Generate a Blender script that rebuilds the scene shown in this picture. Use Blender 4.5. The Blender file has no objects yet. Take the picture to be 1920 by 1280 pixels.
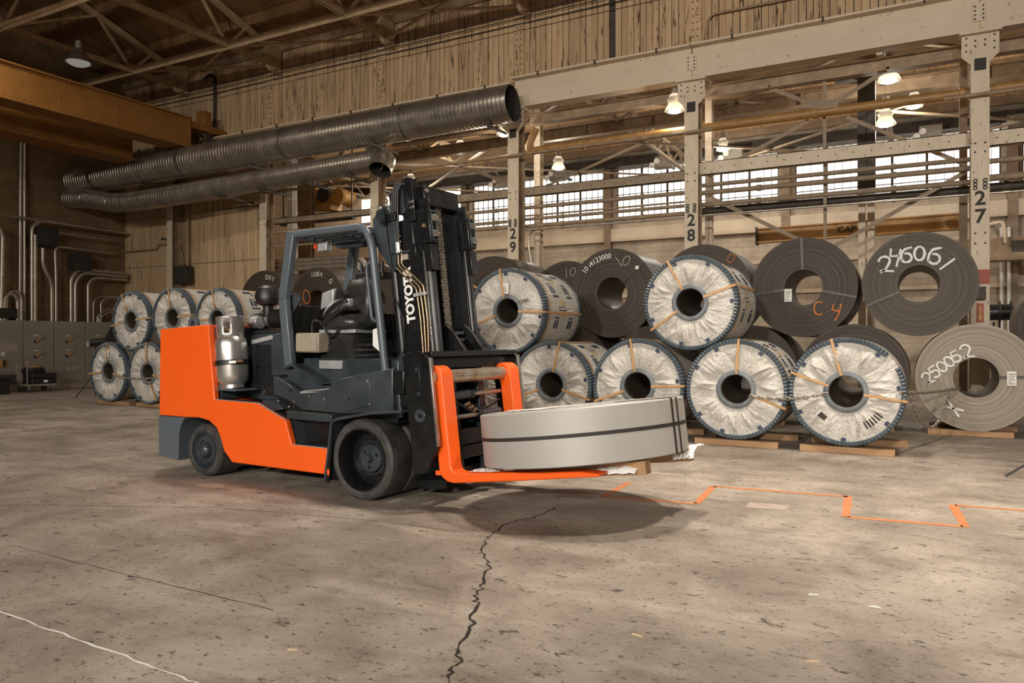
import bpy, math, random
from mathutils import Vector, Matrix
RND = random.Random(11)
sc = bpy.context.scene
COL = sc.collection
PI = math.pi
rad = math.radians

# ---------------------------------------------------------------- camera
# world: X runs along the long steel-framed wall, Y points into that wall, Z is up
CAM_H, CAM_F, CAM_YAW = 1.38, 1400.0, rad(28.3)
cam = bpy.data.objects.new('camera', bpy.data.cameras.new('camera'))
COL.objects.link(cam)
cam.location = (0, 0, CAM_H)
cam.rotation_euler = (rad(90), 0, CAM_YAW)
cam.data.sensor_width = 36.0
cam.data.lens = 36.0 * CAM_F / 1920.0
cam.data.shift_y = -4.0 / 1920.0
cam.data.clip_end = 300
sc.camera = cam

# ---------------------------------------------------------------- world (overcast daylight outside)
w = bpy.data.worlds.new('overcast_sky'); sc.world = w; w.use_nodes = True
bg = w.node_tree.nodes['Background']
bg.inputs[0].default_value = (1.0, 0.955, 0.89, 1)
bg.inputs[1].default_value = 3.6
sc.view_settings.view_transform = 'Standard'
sc.view_settings.look = 'None'
sc.view_settings.exposure = 0.0
sc.view_settings.gamma = 1.0
sc.view_settings.use_curve_mapping = False

# hall lamps: (x, y, z, watts); each is a built high-bay pendant, see high_bay() below
HALL_LAMPS = [(-16.6, 10.6, 8.3, 0), (-16.0, 7.0, 8.6, 150), (-9.6, 7.6, 8.6, 150), (-2.4, 7.0, 8.6, 125),
              (.9, 6.9, 8.6, 190), (-9.5, -3.0, 8.6, 20), (-2.0, -4.5, 8.6, 20), (5.0, -3.5, 8.6, 20)]
# unseen floods added behind the camera for frontal fill: (x, y, z, watts)
FILL_FLOODS = [(-9.5, -18.2, 7.9, 190), (-1.0, -18.2, 7.9, 400), (7.5, -18.2, 7.9, 430)]
AISLE_W = 125
LAMP_COL = (1.0, 0.91, 0.79)
FILL_COL = (1.0, 0.95, 0.87)

# ---------------------------------------------------------------- helpers
_c, _s = math.cos(CAM_YAW), math.sin(CAM_YAW)
def ray(px, py):
    a = (px - 960) / CAM_F
    return Vector((a * _c - _s, a * _s + _c, (636 - py) / CAM_F))
def at(px, py, Y):                       # point of the plane Y = const seen at a photo position
    d = ray(px, py); t = Y / d.y
    return Vector((d.x * t, Y, CAM_H + d.z * t))
def atX(px, py, X):
    d = ray(px, py); t = X / d.x
    return Vector((X, d.y * t, CAM_H + d.z * t))
def ground(px, py, z=0.0):
    d = ray(px, py); t = (z - CAM_H) / d.z
    return Vector((d.x * t, d.y * t, z))

class MB:
    def __init__(s): s.v = []; s.f = []
    def add(s, vs, fs):
        o = len(s.v); s.v += [tuple(p) for p in vs]; s.f += [tuple(i + o for i in f) for f in fs]; return s
    def box(s, x0, x1, y0, y1, z0, z1):
        return s.add([(x0,y0,z0),(x1,y0,z0),(x1,y1,z0),(x0,y1,z0),(x0,y0,z1),(x1,y0,z1),(x1,y1,z1),(x0,y1,z1)],
                     [(0,3,2,1),(4,5,6,7),(0,1,5,4),(1,2,6,5),(2,3,7,6),(3,0,4,7)])
    def beam(s, p0, p1, w, h, up=(0,0,1)):
        p0 = Vector(p0); p1 = Vector(p1); d = (p1 - p0).normalized(); u = Vector(up)
        if abs(d.dot(u)) > .98: u = Vector((0,1,0))
        a = d.cross(u).normalized() * (w / 2); b = a.cross(d).normalized() * (h / 2)
        vs = [p0-a-b, p0+a-b, p0+a+b, p0-a+b, p1-a-b, p1+a-b, p1+a+b, p1-a+b]
        return s.add(vs, [(0,1,2,3),(7,6,5,4),(0,4,5,1),(1,5,6,2),(2,6,7,3),(3,7,4,0)])
    def ibeam(s, p0, p1, h, w, tf=.018, tw=.014, up=(0,0,1)):
        p0 = Vector(p0); p1 = Vector(p1); d = (p1 - p0).normalized(); u = Vector(up)
        if abs(d.dot(u)) > .98: u = Vector((0,1,0))
        a = d.cross(u).normalized(); b = a.cross(d).normalized()
        o = b * (h/2 - tf/2)
        s.beam(p0+o, p1+o, w, tf, up); s.beam(p0-o, p1-o, w, tf, up)
        return s.beam(p0, p1, tw, h - 2*tf, up)
    def cyl(s, p0, p1, r, r1=None, n=14, caps=True):
        return s.tube([p0, p1], r, n, caps, r1)
    def tube(s, path, r, n=10, caps=True, r1=None):
        P = [Vector(p) for p in path]; k = len(P); o = len(s.v)
        t0 = (P[1]-P[0]).normalized(); u = Vector((0,0,1)) if abs(t0.z) < .95 else Vector((1,0,0))
        a = t0.cross(u).normalized()
        for i, p in enumerate(P):
            if i == 0: t = P[1]-P[0]
            elif i == k-1: t = P[-1]-P[-2]
            else: t = (P[i+1]-p).normalized() + (p-P[i-1]).normalized()
            t.normalize(); a = (a - t*a.dot(t)).normalized(); b = t.cross(a)
            rr = r if r1 is None else r + (r1-r)*i/(k-1)
            if isinstance(r, (list, tuple)): rr = r[i]
            for j in range(n):
                q = 2*PI*j/n; s.v.append(tuple(p + a*(rr*math.cos(q)) + b*(rr*math.sin(q))))
        for i in range(k-1):
            for j in range(n):
                j2 = (j+1) % n
                s.f.append((o+i*n+j, o+i*n+j2, o+(i+1)*n+j2, o+(i+1)*n+j))
        if caps:
            s.f.append(tuple(o+j for j in reversed(range(n)))); s.f.append(tuple(o+(k-1)*n+j for j in range(n)))
        return s
    def lathe(s, prof, org=(0,0,0), axis=(0,1,0), n=48, close=False):
        ax = Vector(axis).normalized(); org = Vector(org)
        u = Vector((0,0,1)) if abs(ax.z) < .9 else Vector((1,0,0))
        a = ax.cross(u).normalized(); b = a.cross(ax); o = len(s.v); k = len(prof)
        for (r, h) in prof:
            for j in range(n):
                q = 2*PI*j/n
                s.v.append(tuple(org + ax*h + a*(r*math.cos(q)) + b*(r*math.sin(q))))
        for i in range(k if close else k-1):
            i2 = (i+1) % k
            for j in range(n):
                j2 = (j+1) % n
                s.f.append((o+i*n+j, o+i2*n+j, o+i2*n+j2, o+i*n+j2))
        return s
    def prism(s, poly, t0, t1, m=lambda a, b, t: (a, t, b)):
        n = len(poly); o = len(s.v)
        s.v += [tuple(m(a,b,t0)) for a,b in poly] + [tuple(m(a,b,t1)) for a,b in poly]
        s.f.append(tuple(o+i for i in range(n))); s.f.append(tuple(o+n+i for i in reversed(range(n))))
        for i in range(n):
            j = (i+1) % n; s.f.append((o+i, o+n+i, o+n+j, o+j))
        return s
    def ribbon(s, pts, w, m):              # flat stroke in a 2-D frame, mapped by m(a, b)
        n = len(pts); o = len(s.v)
        for i, (a, b) in enumerate(pts):
            a0, b0 = pts[max(i-1,0)]; a1, b1 = pts[min(i+1,n-1)]
            dx, dy = a1-a0, b1-b0; l = math.hypot(dx, dy) or 1
            ww = w[i] if isinstance(w, (list, tuple)) else w
            s.v.append(tuple(m(a - dy/l*ww/2, b + dx/l*ww/2))); s.v.append(tuple(m(a + dy/l*ww/2, b - dx/l*ww/2)))
        for i in range(n-1): s.f.append((o+2*i, o+2*i+1, o+2*i+3, o+2*i+2))
        return s
    def xf(s, fn): s.v = [tuple(fn(*p)) for p in s.v]; return s
    def build(s, name, mat, parent=None, bevel=0, smooth=35, kind=None):
        me = bpy.data.meshes.new(name); me.from_pydata(s.v, [], s.f); me.update()
        import bmesh
        bm = bmesh.new(); bm.from_mesh(me); bmesh.ops.recalc_face_normals(bm, faces=bm.faces); bm.to_mesh(me); bm.free()
        if smooth:
            me.polygons.foreach_set('use_smooth', [True]*len(me.polygons)); me.set_sharp_from_angle(angle=rad(smooth))
        me.materials.append(mat)
        o = bpy.data.objects.new(name, me); COL.objects.link(o)
        if parent: o.parent = parent
        if kind: o['kind'] = kind
        if bevel:
            b = o.modifiers.new('edge', 'BEVEL'); b.width = bevel; b.segments = 2; b.limit_method = 'ANGLE'; b.angle_limit = rad(40)
            b.harden_normals = False
        return o

def tag(o, label, cat, group=None):
    o['label'] = label; o['category'] = cat
    if group: o['group'] = group
    return o
def thing(name, label, cat, loc=(0,0,0), rotz=0, group=None):
    o = bpy.data.objects.new(name, None); COL.objects.link(o)
    o.location = loc; o.rotation_euler = (0,0,rotz); o.empty_display_size = .2
    return tag(o, label, cat, group)
def struct(o, label):
    o['kind'] = 'structure'; o['label'] = label; return o
def share(o, parent, loc=(0,0,0), name=None):
    c = o.copy(); COL.objects.link(c); c.parent = parent; c.location = loc
    return c
def arc(cx, cy, r, a0, a1, n):
    return [(cx + r*math.cos(rad(a0+(a1-a0)*i/n)), cy + r*math.sin(rad(a0+(a1-a0)*i/n))) for i in range(n+1)]
def bend(pts, r, n=5):                     # round the corners of a 3-D polyline
    P = [Vector(p) for p in pts]; out = [P[0]]
    for i in range(1, len(P)-1):
        a, b, c = P[i-1], P[i], P[i+1]; d0 = (a-b); d1 = (c-b)
        l = min(r, d0.length*.45, d1.length*.45); p0 = b + d0.normalized()*l; p1 = b + d1.normalized()*l
        for k in range(n+1):
            t = k/n; out.append(p0*(1-t)**2 + b*(2*t*(1-t)) + p1*t*t)
    out.append(P[-1]); return out
def text_mesh(body, size, bold=0.0, extrude=0.0):
    cu = bpy.data.curves.new('lettering', 'FONT'); cu.body = body; cu.size = size; cu.offset = bold; cu.extrude = extrude
    cu.align_x = 'CENTER'; cu.align_y = 'CENTER'; cu.resolution_u = 3
    ob = bpy.data.objects.new('lettering', cu); COL.objects.link(ob)
    me = bpy.data.meshes.new_from_object(ob.evaluated_get(bpy.context.evaluated_depsgraph_get()))
    vs = [tuple(v.co) for v in me.vertices]; fs = [tuple(p.vertices) for p in me.polygons]
    bpy.data.objects.remove(ob); bpy.data.curves.remove(cu); bpy.data.meshes.remove(me)
    return vs, fs

# ---------------------------------------------------------------- materials
class NT:
    def __init__(s, name):
        s.m = bpy.data.materials.new(name); s.m.use_nodes = True; s.t = s.m.node_tree; s.n = s.t.nodes
        s.b = s.n['Principled BSDF']; s._co = None
    def co(s, kind='Object', scale=(1,1,1), rot=(0,0,0)):
        c = s.n.new('ShaderNodeTexCoord'); mp = s.n.new('ShaderNodeMapping')
        mp.inputs['Scale'].default_value = scale; mp.inputs['Rotation'].default_value = rot
        s.t.links.new(c.outputs[kind], mp.inputs[0]); return mp.outputs[0]
    def noise(s, vec, scale=5, detail=5, rough=.6, dist=0.0):
        k = s.n.new('ShaderNodeTexNoise'); s.t.links.new(vec, k.inputs['Vector'])
        k.inputs['Scale'].default_value = scale; k.inputs['Detail'].default_value = detail
        k.inputs['Roughness'].default_value = rough; k.inputs['Distortion'].default_value = dist
        return k.outputs[0]
    def voro(s, vec, scale=5, feature='F1', rnd=1.0):
        k = s.n.new('ShaderNodeTexVoronoi'); k.feature = feature; s.t.links.new(vec, k.inputs['Vector'])
        k.inputs['Scale'].default_value = scale; k.inputs['Randomness'].default_value = rnd; return k.outputs[0]
    def ramp(s, fac, stops):
        k = s.n.new('ShaderNodeValToRGB'); s.t.links.new(fac, k.inputs[0]); e = k.color_ramp.elements
        while len(e) < len(stops): e.new(.5)
        for i, (p, c) in enumerate(stops):
            e[i].position = p; e[i].color = tuple(c)+(1,) if not isinstance(c, (int, float)) else (c,c,c,1)
        return k.outputs[0]
    def mix(s, fac, a, b, mode='MIX'):
        k = s.n.new('ShaderNodeMix'); k.data_type = 'RGBA'; k.blend_type = mode
        for i, x in ((0, fac), (6, a), (7, b)):
            if isinstance(x, (int, float)): k.inputs[i].default_value = x if i == 0 else (x,x,x,1)
            elif isinstance(x, tuple): k.inputs[i].default_value = x+(1,)
            else: s.t.links.new(x, k.inputs[i])
        return k.outputs[2]
    def math(s, op, a, b=0.0):
        k = s.n.new('ShaderNodeMath'); k.operation = op
        for i, x in ((0, a), (1, b)):
            if isinstance(x, (int, float)): k.inputs[i].default_value = x
            else: s.t.links.new(x, k.inputs[i])
        return k.outputs[0]
    def sep(s, vec):
        k = s.n.new('ShaderNodeSeparateXYZ'); s.t.links.new(vec, k.inputs[0]); return k.outputs
    def out(s, col=None, rough=None, metal=None, bump=None, bs=.3, bd=.02):
        def put(x, name):
            if x is None: return
            i = s.b.inputs[name]
            if isinstance(x, tuple): i.default_value = x+(1,)
            elif isinstance(x, (int, float)): i.default_value = x
            else: s.t.links.new(x, i)
        put(col, 'Base Color'); put(rough, 'Roughness'); put(metal, 'Metallic')
        if bump is not None:
            k = s.n.new('ShaderNodeBump'); k.inputs['Strength'].default_value = bs; k.inputs['Distance'].default_value = bd
            s.t.links.new(bump, k.inputs['Height']); s.t.links.new(k.outputs[0], s.b.inputs['Normal'])
        return s.m
def worn(name, c1, c2, rough=.6, metal=0.0, scale=4, lo=.4, hi=.65, bump=.15, stretch=(1,1,1), c3=None, scale3=25):
    k = NT(name); v = k.co('Object', stretch); n = k.noise(v, scale, 6, .65)
    col = k.ramp(n, [(lo, c1), (hi, c2)])
    if c3: col = k.mix(k.ramp(k.noise(v, scale3, 4, .7), [(.62, 0), (.7, 1)]), col, c3)
    r = k.ramp(n, [(0, max(.05, rough-.12)), (1, min(1, rough+.12))])
    return k.out(col, r, metal, n, bump, .01)
def plain(name, c, rough=.5, metal=0.0):
    k = NT(name); v = k.co('Object'); n = k.noise(v, 9, 4)
    col = k.ramp(n, [(.3, tuple(x*.9 for x in c)), (.7, tuple(min(1, x*1.06) for x in c))])
    return k.out(col, rough, metal)

MT = {}
def make_floor():
    k = NT('worn_concrete'); v = k.co('Object')
    big = k.noise(v, .35, 5, .6); mid = k.noise(v, 1.6, 6, .65, .4)
    col = k.ramp(mid, [(.28, (.165,.135,.108)), (.42, (.285,.243,.202)), (.58, (.395,.348,.297)), (.75, (.485,.437,.38))])
    col = k.mix(k.ramp(big, [(.32, .72), (.56, 0)]), col, (.115,.09,.066))
    st = k.noise(k.co('Object', (.45, 1.5, 1), (0,0,rad(-8))), 2.2, 6, .7)
    col = k.mix(k.ramp(st, [(.3, .5), (.44, 0)]), col, (.09,.07,.05))
    st2 = k.noise(k.co('Object', (.4, 1.6, 1), (0,0,rad(-6))), 1.3, 5, .6)
    col = k.mix(k.ramp(st2, [(.56, 0), (.72, .55)]), col, (.55,.49,.42))
    pv = k.co('Object', (1, 1.5, 1), (0,0,rad(20)))
    pit = k.noise(pv, 6.5, 8, .8); pm = k.ramp(pit, [(.375, 1), (.405, 0)])
    col = k.mix(k.math('MULTIPLY', pm, .92), col, (.05,.037,.026))
    pit2 = k.noise(pv, 20, 6, .78); pm2 = k.ramp(pit2, [(.365, .95), (.41, 0)])
    col = k.mix(pm2, col, (.075,.057,.042))
    fine = k.noise(v, 60, 5, .7)
    col = k.mix(.35, col, k.ramp(fine, [(.3, (.25,.19,.135)), (.7, (.6,.53,.45))]), 'OVERLAY')
    h = k.math('SUBTRACT', k.math('MULTIPLY', fine, .35), k.math('ADD', k.math('MULTIPLY', pm, .8), k.math('MULTIPLY', pm2, .4)))
    return k.out(col, k.ramp(mid, [(.3, .55), (.7, .82)]), 0, h, .65, .012)
MT['floor'] = make_floor()
def make_board(c1, c2, dark, name):
    k = NT(name); v = k.co('Object'); info = k.n.new('ShaderNodeObjectInfo')
    off = k.n.new('ShaderNodeVectorMath'); off.operation = 'ADD'
    k.t.links.new(v, off.inputs[0])
    cmb = k.n.new('ShaderNodeCombineXYZ'); k.t.links.new(k.math('MULTIPLY', info.outputs['Random'], 57.0), cmb.inputs[0])
    k.t.links.new(cmb.outputs[0], off.inputs[1]); v = off.outputs[0]
    mp = k.n.new('ShaderNodeMapping'); mp.inputs['Scale'].default_value = (1, 1, .16); k.t.links.new(v, mp.inputs[0])
    g = k.noise(mp.outputs[0], 14, 6, .65)
    col = k.ramp(g, [(.3, c1), (.7, c2)])
    mp2 = k.n.new('ShaderNodeMapping'); mp2.inputs['Scale'].default_value = (1, 1, .22); k.t.links.new(v, mp2.inputs[0])
    peel = k.noise(mp2.outputs[0], 16, 5, .72)
    pm = k.ramp(peel, [(.575, 0), (.61, 1)])
    col = k.mix(pm, col, dark)
    col = k.mix(k.math('MULTIPLY', info.outputs['Random'], .34), col, (c1[0]*.45, c1[1]*.42, c1[2]*.4))
    return k.out(col, .8, 0, k.math('SUBTRACT', g, pm), .4, .01)
MT['board'] = make_board((.52,.335,.175), (.70,.50,.30), (.085,.048,.024), 'peeling_painted_board')
MT['board_low'] = make_board((.50,.335,.18), (.66,.47,.275), (.19,.12,.06), 'weathered_board')
def make_brick(name, a, b, mortar, sc_=1.0):
    k = NT(name); c = k.n.new('ShaderNodeTexCoord'); s = k.sep(c.outputs['Object'])
    cmb = k.n.new('ShaderNodeCombineXYZ'); k.t.links.new(k.math('ADD', s[0], s[1]), cmb.inputs[0]); k.t.links.new(s[2], cmb.inputs[1])
    br = k.n.new('ShaderNodeTexBrick'); k.t.links.new(cmb.outputs[0], br.inputs['Vector'])
    br.inputs['Scale'].default_value = 1.0; br.inputs['Brick Width'].default_value = .21*sc_; br.inputs['Row Height'].default_value = .075*sc_
    br.inputs['Mortar Size'].default_value = .008; br.inputs['Color1'].default_value = a+(1,); br.inputs['Color2'].default_value = b+(1,)
    br.inputs['Mortar'].default_value = mortar+(1,)
    n = k.noise(c.outputs['Object'], .8, 6, .65)
    col = k.mix(k.ramp(n, [(.35, .6), (.62, 0)]), br.outputs[0], tuple(x*.35 for x in a))
    return k.out(col, .85, 0, br.outputs[1], .5, -.006)
MT['brick'] = make_brick('dark_brick', (.30,.185,.09), (.24,.145,.07), (.15,.10,.055))
MT['block'] = make_brick('painted_block', (.60,.50,.38), (.56,.46,.35), (.44,.35,.26), 2.4)
def make_planks(name, c1, c2, lines=8.0):
    k = NT(name); c = k.n.new('ShaderNodeTexCoord'); s = k.sep(c.outputs['Object'])
    fr = k.math('FRACT', k.math('MULTIPLY', s[0], lines)); ln = k.ramp(fr, [(.03, 1), (.09, 0)])
    n = k.noise(k.co('Object', (4, .35, 1)), 2.5, 6, .7); col = k.ramp(n, [(.3, c1), (.68, c2)])
    col = k.mix(k.ramp(k.noise(k.co('Object', (6, .3, 1)), 1.2, 5, .7), [(.57, 0), (.66, .85)]), col, tuple(x*.25 for x in c1))
    col = k.mix(k.math('MULTIPLY', ln, .8), col, tuple(x*.25 for x in c1))
    return k.out(col, .8, 0, ln, .4, -.01)
MT['roof'] = make_planks('dark_roof_planks', (.19,.10,.038), (.31,.175,.072))
MT['aisle_roof'] = make_planks('pale_roof_planks', (.60,.36,.165), (.82,.56,.30), 6.0)
MT['cream'] = worn('cream_painted_steel', (.58,.46,.32), (.70,.58,.43), .55, 0, 3, .35, .65, .08, (1,1,.4), (.16,.09,.045), 18)
MT['girder'] = worn('girder_paint', (.60,.48,.345), (.69,.57,.42), .5, 0, .9, .3, .7, .05, (1,1,1), (.3,.2,.12), 9)
MT['tan_steel'] = worn('tan_steel', (.22,.145,.08), (.38,.27,.165), .6, 0, 4, .35, .65, .1, (1,1,1), (.1,.06,.03), 16)
MT['truss'] = worn('truss_steel', (.42,.29,.165), (.56,.41,.25), .6, 0, 5, .35, .7, .1)
MT['aisle_steel'] = worn('aisle_steel', (.22,.155,.095), (.345,.255,.165), .6, 0, 4, .35, .7, .1)
MT['dark_steel'] = worn('dark_steel', (.045,.036,.028), (.09,.07,.052), .6, .3, 5)
MT['brown_pipe'] = worn('brown_pipe', (.30,.155,.045), (.40,.22,.07), .45, 0, 6)
MT['conduit'] = worn('galvanised_conduit', (.42,.37,.3), (.58,.52,.44), .35, .75, 7)
MT['crane'] = worn('crane_ochre_paint', (.23,.095,.016), (.30,.135,.028), .55, 0, 2.2, .3, .7, .06, (1,1,1), (.12,.05,.02), 14)
MT['ochre'] = worn('ochre_paint', (.42,.21,.05), (.54,.30,.09), .55, 0, 3, .3, .7, .06, (1,1,1), (.15,.07,.03), 12)
MT['duct'] = worn('spiral_duct_metal', (.34,.30,.25), (.46,.41,.35), .34, .85, 3)
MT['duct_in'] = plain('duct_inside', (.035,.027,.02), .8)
MT['cabinet'] = worn('switchgear_grey', (.255,.225,.185), (.31,.275,.23), .5, .1, 2)
MT['cabinet_dark'] = plain('switchgear_recess', (.075,.062,.05), .6)
MT['black'] = plain('black_plastic', (.013,.012,.011), .42)
MT['rubber'] = worn('worn_rubber', (.032,.03,.028), (.072,.067,.061), .55, 0, 8)
MT['wood'] = worn('sawn_timber', (.30,.165,.08), (.44,.265,.135), .75, 0, 6, .3, .7, .3, (.3,3,3))
MT['wood_pale'] = worn('pale_timber', (.52,.36,.21), (.68,.5,.32), .75, 0, 6, .3, .7, .3, (.3,3,3))
MT['concrete'] = worn('rough_concrete', (.30,.235,.165), (.46,.37,.27), .85, 0, 3, .3, .7, .4)
MT['paper'] = plain('white_paper', (.78,.74,.68), .7)
MT['white_paint'] = worn('chalky_white_paint', (.72,.68,.62), (.85,.82,.77), .8, 0, 14, .3, .6, .2)
MT['orange_chalk'] = worn('orange_crayon', (.50,.15,.03), (.66,.2,.04), .8, 0, 20)
MT['tape'] = worn('orange_floor_tape', (.42,.125,.035), (.52,.2,.075), .7, 0, 7, .3, .7, .2, (1,1,1), (.35,.26,.18), 12)
MT['faded'] = worn('faded_floor_paint', (.31,.235,.19), (.39,.31,.255), .8, 0, 9)
MT['red'] = worn('red_sign_paint', (.36,.06,.025), (.42,.085,.04), .55, 0, 6)
MT['stencil'] = plain('stencil_black', (.03,.025,.02), .7)
MT['tar'] = plain('crack_dark', (.022,.015,.01), .95)  # near-black tone for the crack and the joints
# coil materials
def make_wrap():
    k = NT('wrinkled_coil_wrap'); v = k.co('Object')
    n = k.noise(v, 3.2, 6, .7, .8); col = k.ramp(n, [(.3, (.485,.445,.39)), (.65, (.58,.545,.49))])
    col = k.mix(k.ramp(k.noise(v, 9, 5, .7), [(.64, 0), (.74, .55)]), col, (.42,.35,.26))
    c = k.n.new('ShaderNodeTexCoord'); s = k.sep(c.outputs['Object'])
    r = k.math('SQRT', k.math('ADD', k.math('MULTIPLY', s[0], s[0]), k.math('MULTIPLY', s[2], s[2])))
    cmb = k.n.new('ShaderNodeCombineXYZ'); k.t.links.new(k.math('MULTIPLY', k.math('ARCTAN2', s[2], s[0]), 5.0), cmb.inputs[0]); k.t.links.new(k.math('MULTIPLY', r, 5.0), cmb.inputs[1]); k.t.links.new(s[1], cmb.inputs[2])
    cr = k.math('ADD', k.noise(v, 7, 4, .55, 1.6), k.math('MULTIPLY', k.noise(cmb.outputs[0], 2.0, 3, .5, 1.2), 1.5))
    return k.out(col, .45, 0, cr, .65, .03)
MT['wrap'] = make_wrap()
MT['edge_ring'] = worn('blue_grey_edge_guard', (.045,.062,.075), (.085,.108,.127), .42, 0, 7, .3, .7, .1, (1,1,1), (.3,.3,.29), 30)
MT['core_ring'] = worn('grey_core_ring', (.115,.13,.14), (.18,.195,.2), .5, 0, 6)
MT['strap'] = worn('tan_strap', (.45,.235,.085), (.55,.32,.14), .5, 0, 6)
MT['steel_strap'] = plain('dark_steel_strap', (.055,.045,.038), .4, .7)
MT['navy'] = plain('navy_print', (.022,.038,.075), .6)
MT['gold_print'] = plain('gold_print', (.60,.36,.1), .6)
def make_coil(name, a, b, rust, sc_=26.0, spec=.15):
    k = NT(name); c = k.n.new('ShaderNodeTexCoord'); s = k.sep(c.outputs['Object'])
    r = k.math('SQRT', k.math('ADD', k.math('MULTIPLY', s[0], s[0]), k.math('MULTIPLY', s[2], s[2])))
    n1 = k.n.new('ShaderNodeTexNoise'); n1.noise_dimensions = '1D'; k.t.links.new(r, n1.inputs['W'])
    n1.inputs['Scale'].default_value = sc_; n1.inputs['Detail'].default_value = 8; n1.inputs['Roughness'].default_value = .75
    col = k.ramp(n1.outputs[0], [(.32, a), (.66, b)])
    at_ = k.math('ARCTAN2', s[2], s[0])
    cmb = k.n.new('ShaderNodeCombineXYZ'); k.t.links.new(k.math('MULTIPLY', r, 46.0), cmb.inputs[0]); k.t.links.new(k.math('MULTIPLY', at_, 5.0), cmb.inputs[1])
    fl = k.noise(cmb.outputs[0], 1.0, 4, .7)
    col = k.mix(k.ramp(fl, [(.63, 0), (.68, .7)]), col, tuple(x*.35 for x in a))
    col = k.mix(k.ramp(k.noise(c.outputs['Object'], 2.2, 5, .65), [(.55, 0), (.75, .6)]), col, rust)
    return k.out(col, .55, spec, n1.outputs[0], .5, .006)
MT['coil_dark'] = make_coil('dark_rolled_steel', (.026,.0175,.011), (.066,.047,.031), (.075,.042,.022))
MT['coil_grey'] = make_coil('brown_grey_rolled_steel', (.045,.033,.023), (.098,.075,.055), (.09,.06,.04))
MT['coil_pale'] = make_coil('pale_rolled_steel', (.20,.165,.125), (.38,.32,.25), (.24,.18,.12), 18.0)
MT['coil_side'] = worn('coil_outer_lap', (.06,.043,.03), (.125,.093,.066), .45, .3, 2, .3, .7, .05, (1,1,1), (.12,.06,.03), 8)
MT['slit'] = worn('bright_slit_steel', (.40,.375,.34), (.45,.425,.39), .5, .15, 1.6, .3, .7, .02, (1,1,1), (.29,.235,.17), 5.5)
# forklift materials
def make_paint(name, c, rough, coat):
    k = NT(name); v = k.co('Object'); n = k.noise(v, 2.5, 4)
    col = k.ramp(n, [(.3, tuple(x*.96 for x in c)), (.7, c)])
    k.b.inputs['Coat Weight'].default_value = coat; k.b.inputs['Coat Roughness'].default_value = .2
    return k.out(col, rough, 0)
MT['orange'] = make_paint('forklift_orange', (.93,.115,.006), .42, .25)
MT['grey'] = make_paint('forklift_slate_grey', (.095,.115,.132), .42, .15)
MT['dgrey'] = worn('forklift_dark_grey', (.034,.042,.049), (.056,.066,.075), .33, .15, 4)
MT['blacksteel'] = worn('black_mast_steel', (.006,.006,.0065), (.013,.0135,.014), .3, .1, 6, .3, .7, .04)
MT['baresteel'] = worn('bare_polished_steel', (.40,.37,.33), (.55,.52,.47), .3, .9, 8)
MT['rustshaft'] = worn('rusty_steel_shaft', (.50,.44,.36), (.36,.24,.14), .38, .8, 9, .45, .62, .1, (1,1,1), (.2,.1,.04), 22)
MT['tank'] = worn('aluminium_tank', (.52,.49,.45), (.70,.67,.62), .33, .85, 5, .3, .7, .05)
MT['brass'] = plain('brass_line', (.48,.33,.2), .35, .8)
MT['vinyl'] = worn('black_vinyl', (.022,.021,.02), (.038,.036,.034), .34, 0, 14)
MT['beige'] = plain('beige_enclosure', (.36,.30,.225), .5)
MT['silver'] = worn('silver_sheet', (.44,.45,.45), (.54,.54,.53), .45, .5, 10)
MT['white'] = plain('white_enamel', (.82,.8,.76), .45)
MT['red_lens'] = plain('red_lens', (.8,.07,.02), .3)
MT['chain'] = worn('steel_chain', (.30,.26,.21), (.46,.41,.34), .4, .6, 30)
def emit(name, c, st):
    m = bpy.data.materials.new(name); m.use_nodes = True; t = m.node_tree; t.nodes.clear()
    e = t.nodes.new('ShaderNodeEmission'); o = t.nodes.new('ShaderNodeOutputMaterial')
    e.inputs[0].default_value = c+(1,); e.inputs[1].default_value = st; t.links.new(e.outputs[0], o.inputs[0]); return m
MT['glow'] = emit('lamp_bulb_glow', (1.0,.93,.8), 22.0)
MT['glow_dim'] = emit('lamp_bulb_dim', (1.0,.93,.8), .22)
def make_glass():
    m = bpy.data.materials.new('hazy_window_glass'); m.use_nodes = True; t = m.node_tree; t.nodes.clear()
    tr = t.nodes.new('ShaderNodeBsdfTransparent'); tl = t.nodes.new('ShaderNodeBsdfTranslucent'); gl = t.nodes.new('ShaderNodeBsdfGlossy')
    tl.inputs[0].default_value = (.9,.88,.84,1); gl.inputs['Roughness'].default_value = .15
    a = t.nodes.new('ShaderNodeMixShader'); b = t.nodes.new('ShaderNodeMixShader'); o = t.nodes.new('ShaderNodeOutputMaterial')
    a.inputs[0].default_value = .2; b.inputs[0].default_value = .05
    t.links.new(tr.outputs[0], a.inputs[1]); t.links.new(tl.outputs[0], a.inputs[2])
    t.links.new(a.outputs[0], b.inputs[1]); t.links.new(gl.outputs[0], b.inputs[2]); t.links.new(b.outputs[0], o.inputs[0]); return m
MT['glass'] = make_glass()
def make_acrylic():
    m = bpy.data.materials.new('prismatic_acrylic'); m.use_nodes = True; t = m.node_tree; t.nodes.clear()
    tl = t.nodes.new('ShaderNodeBsdfTranslucent'); gl = t.nodes.new('ShaderNodeBsdfGlossy'); a = t.nodes.new('ShaderNodeMixShader'); o = t.nodes.new('ShaderNodeOutputMaterial')
    tl.inputs[0].default_value = (.62,.58,.5,1); gl.inputs['Roughness'].default_value = .25; a.inputs[0].default_value = .3
    t.links.new(tl.outputs[0], a.inputs[1]); t.links.new(gl.outputs[0], a.inputs[2]); t.links.new(a.outputs[0], o.inputs[0]); return m
MT['acrylic'] = make_acrylic()

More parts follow.
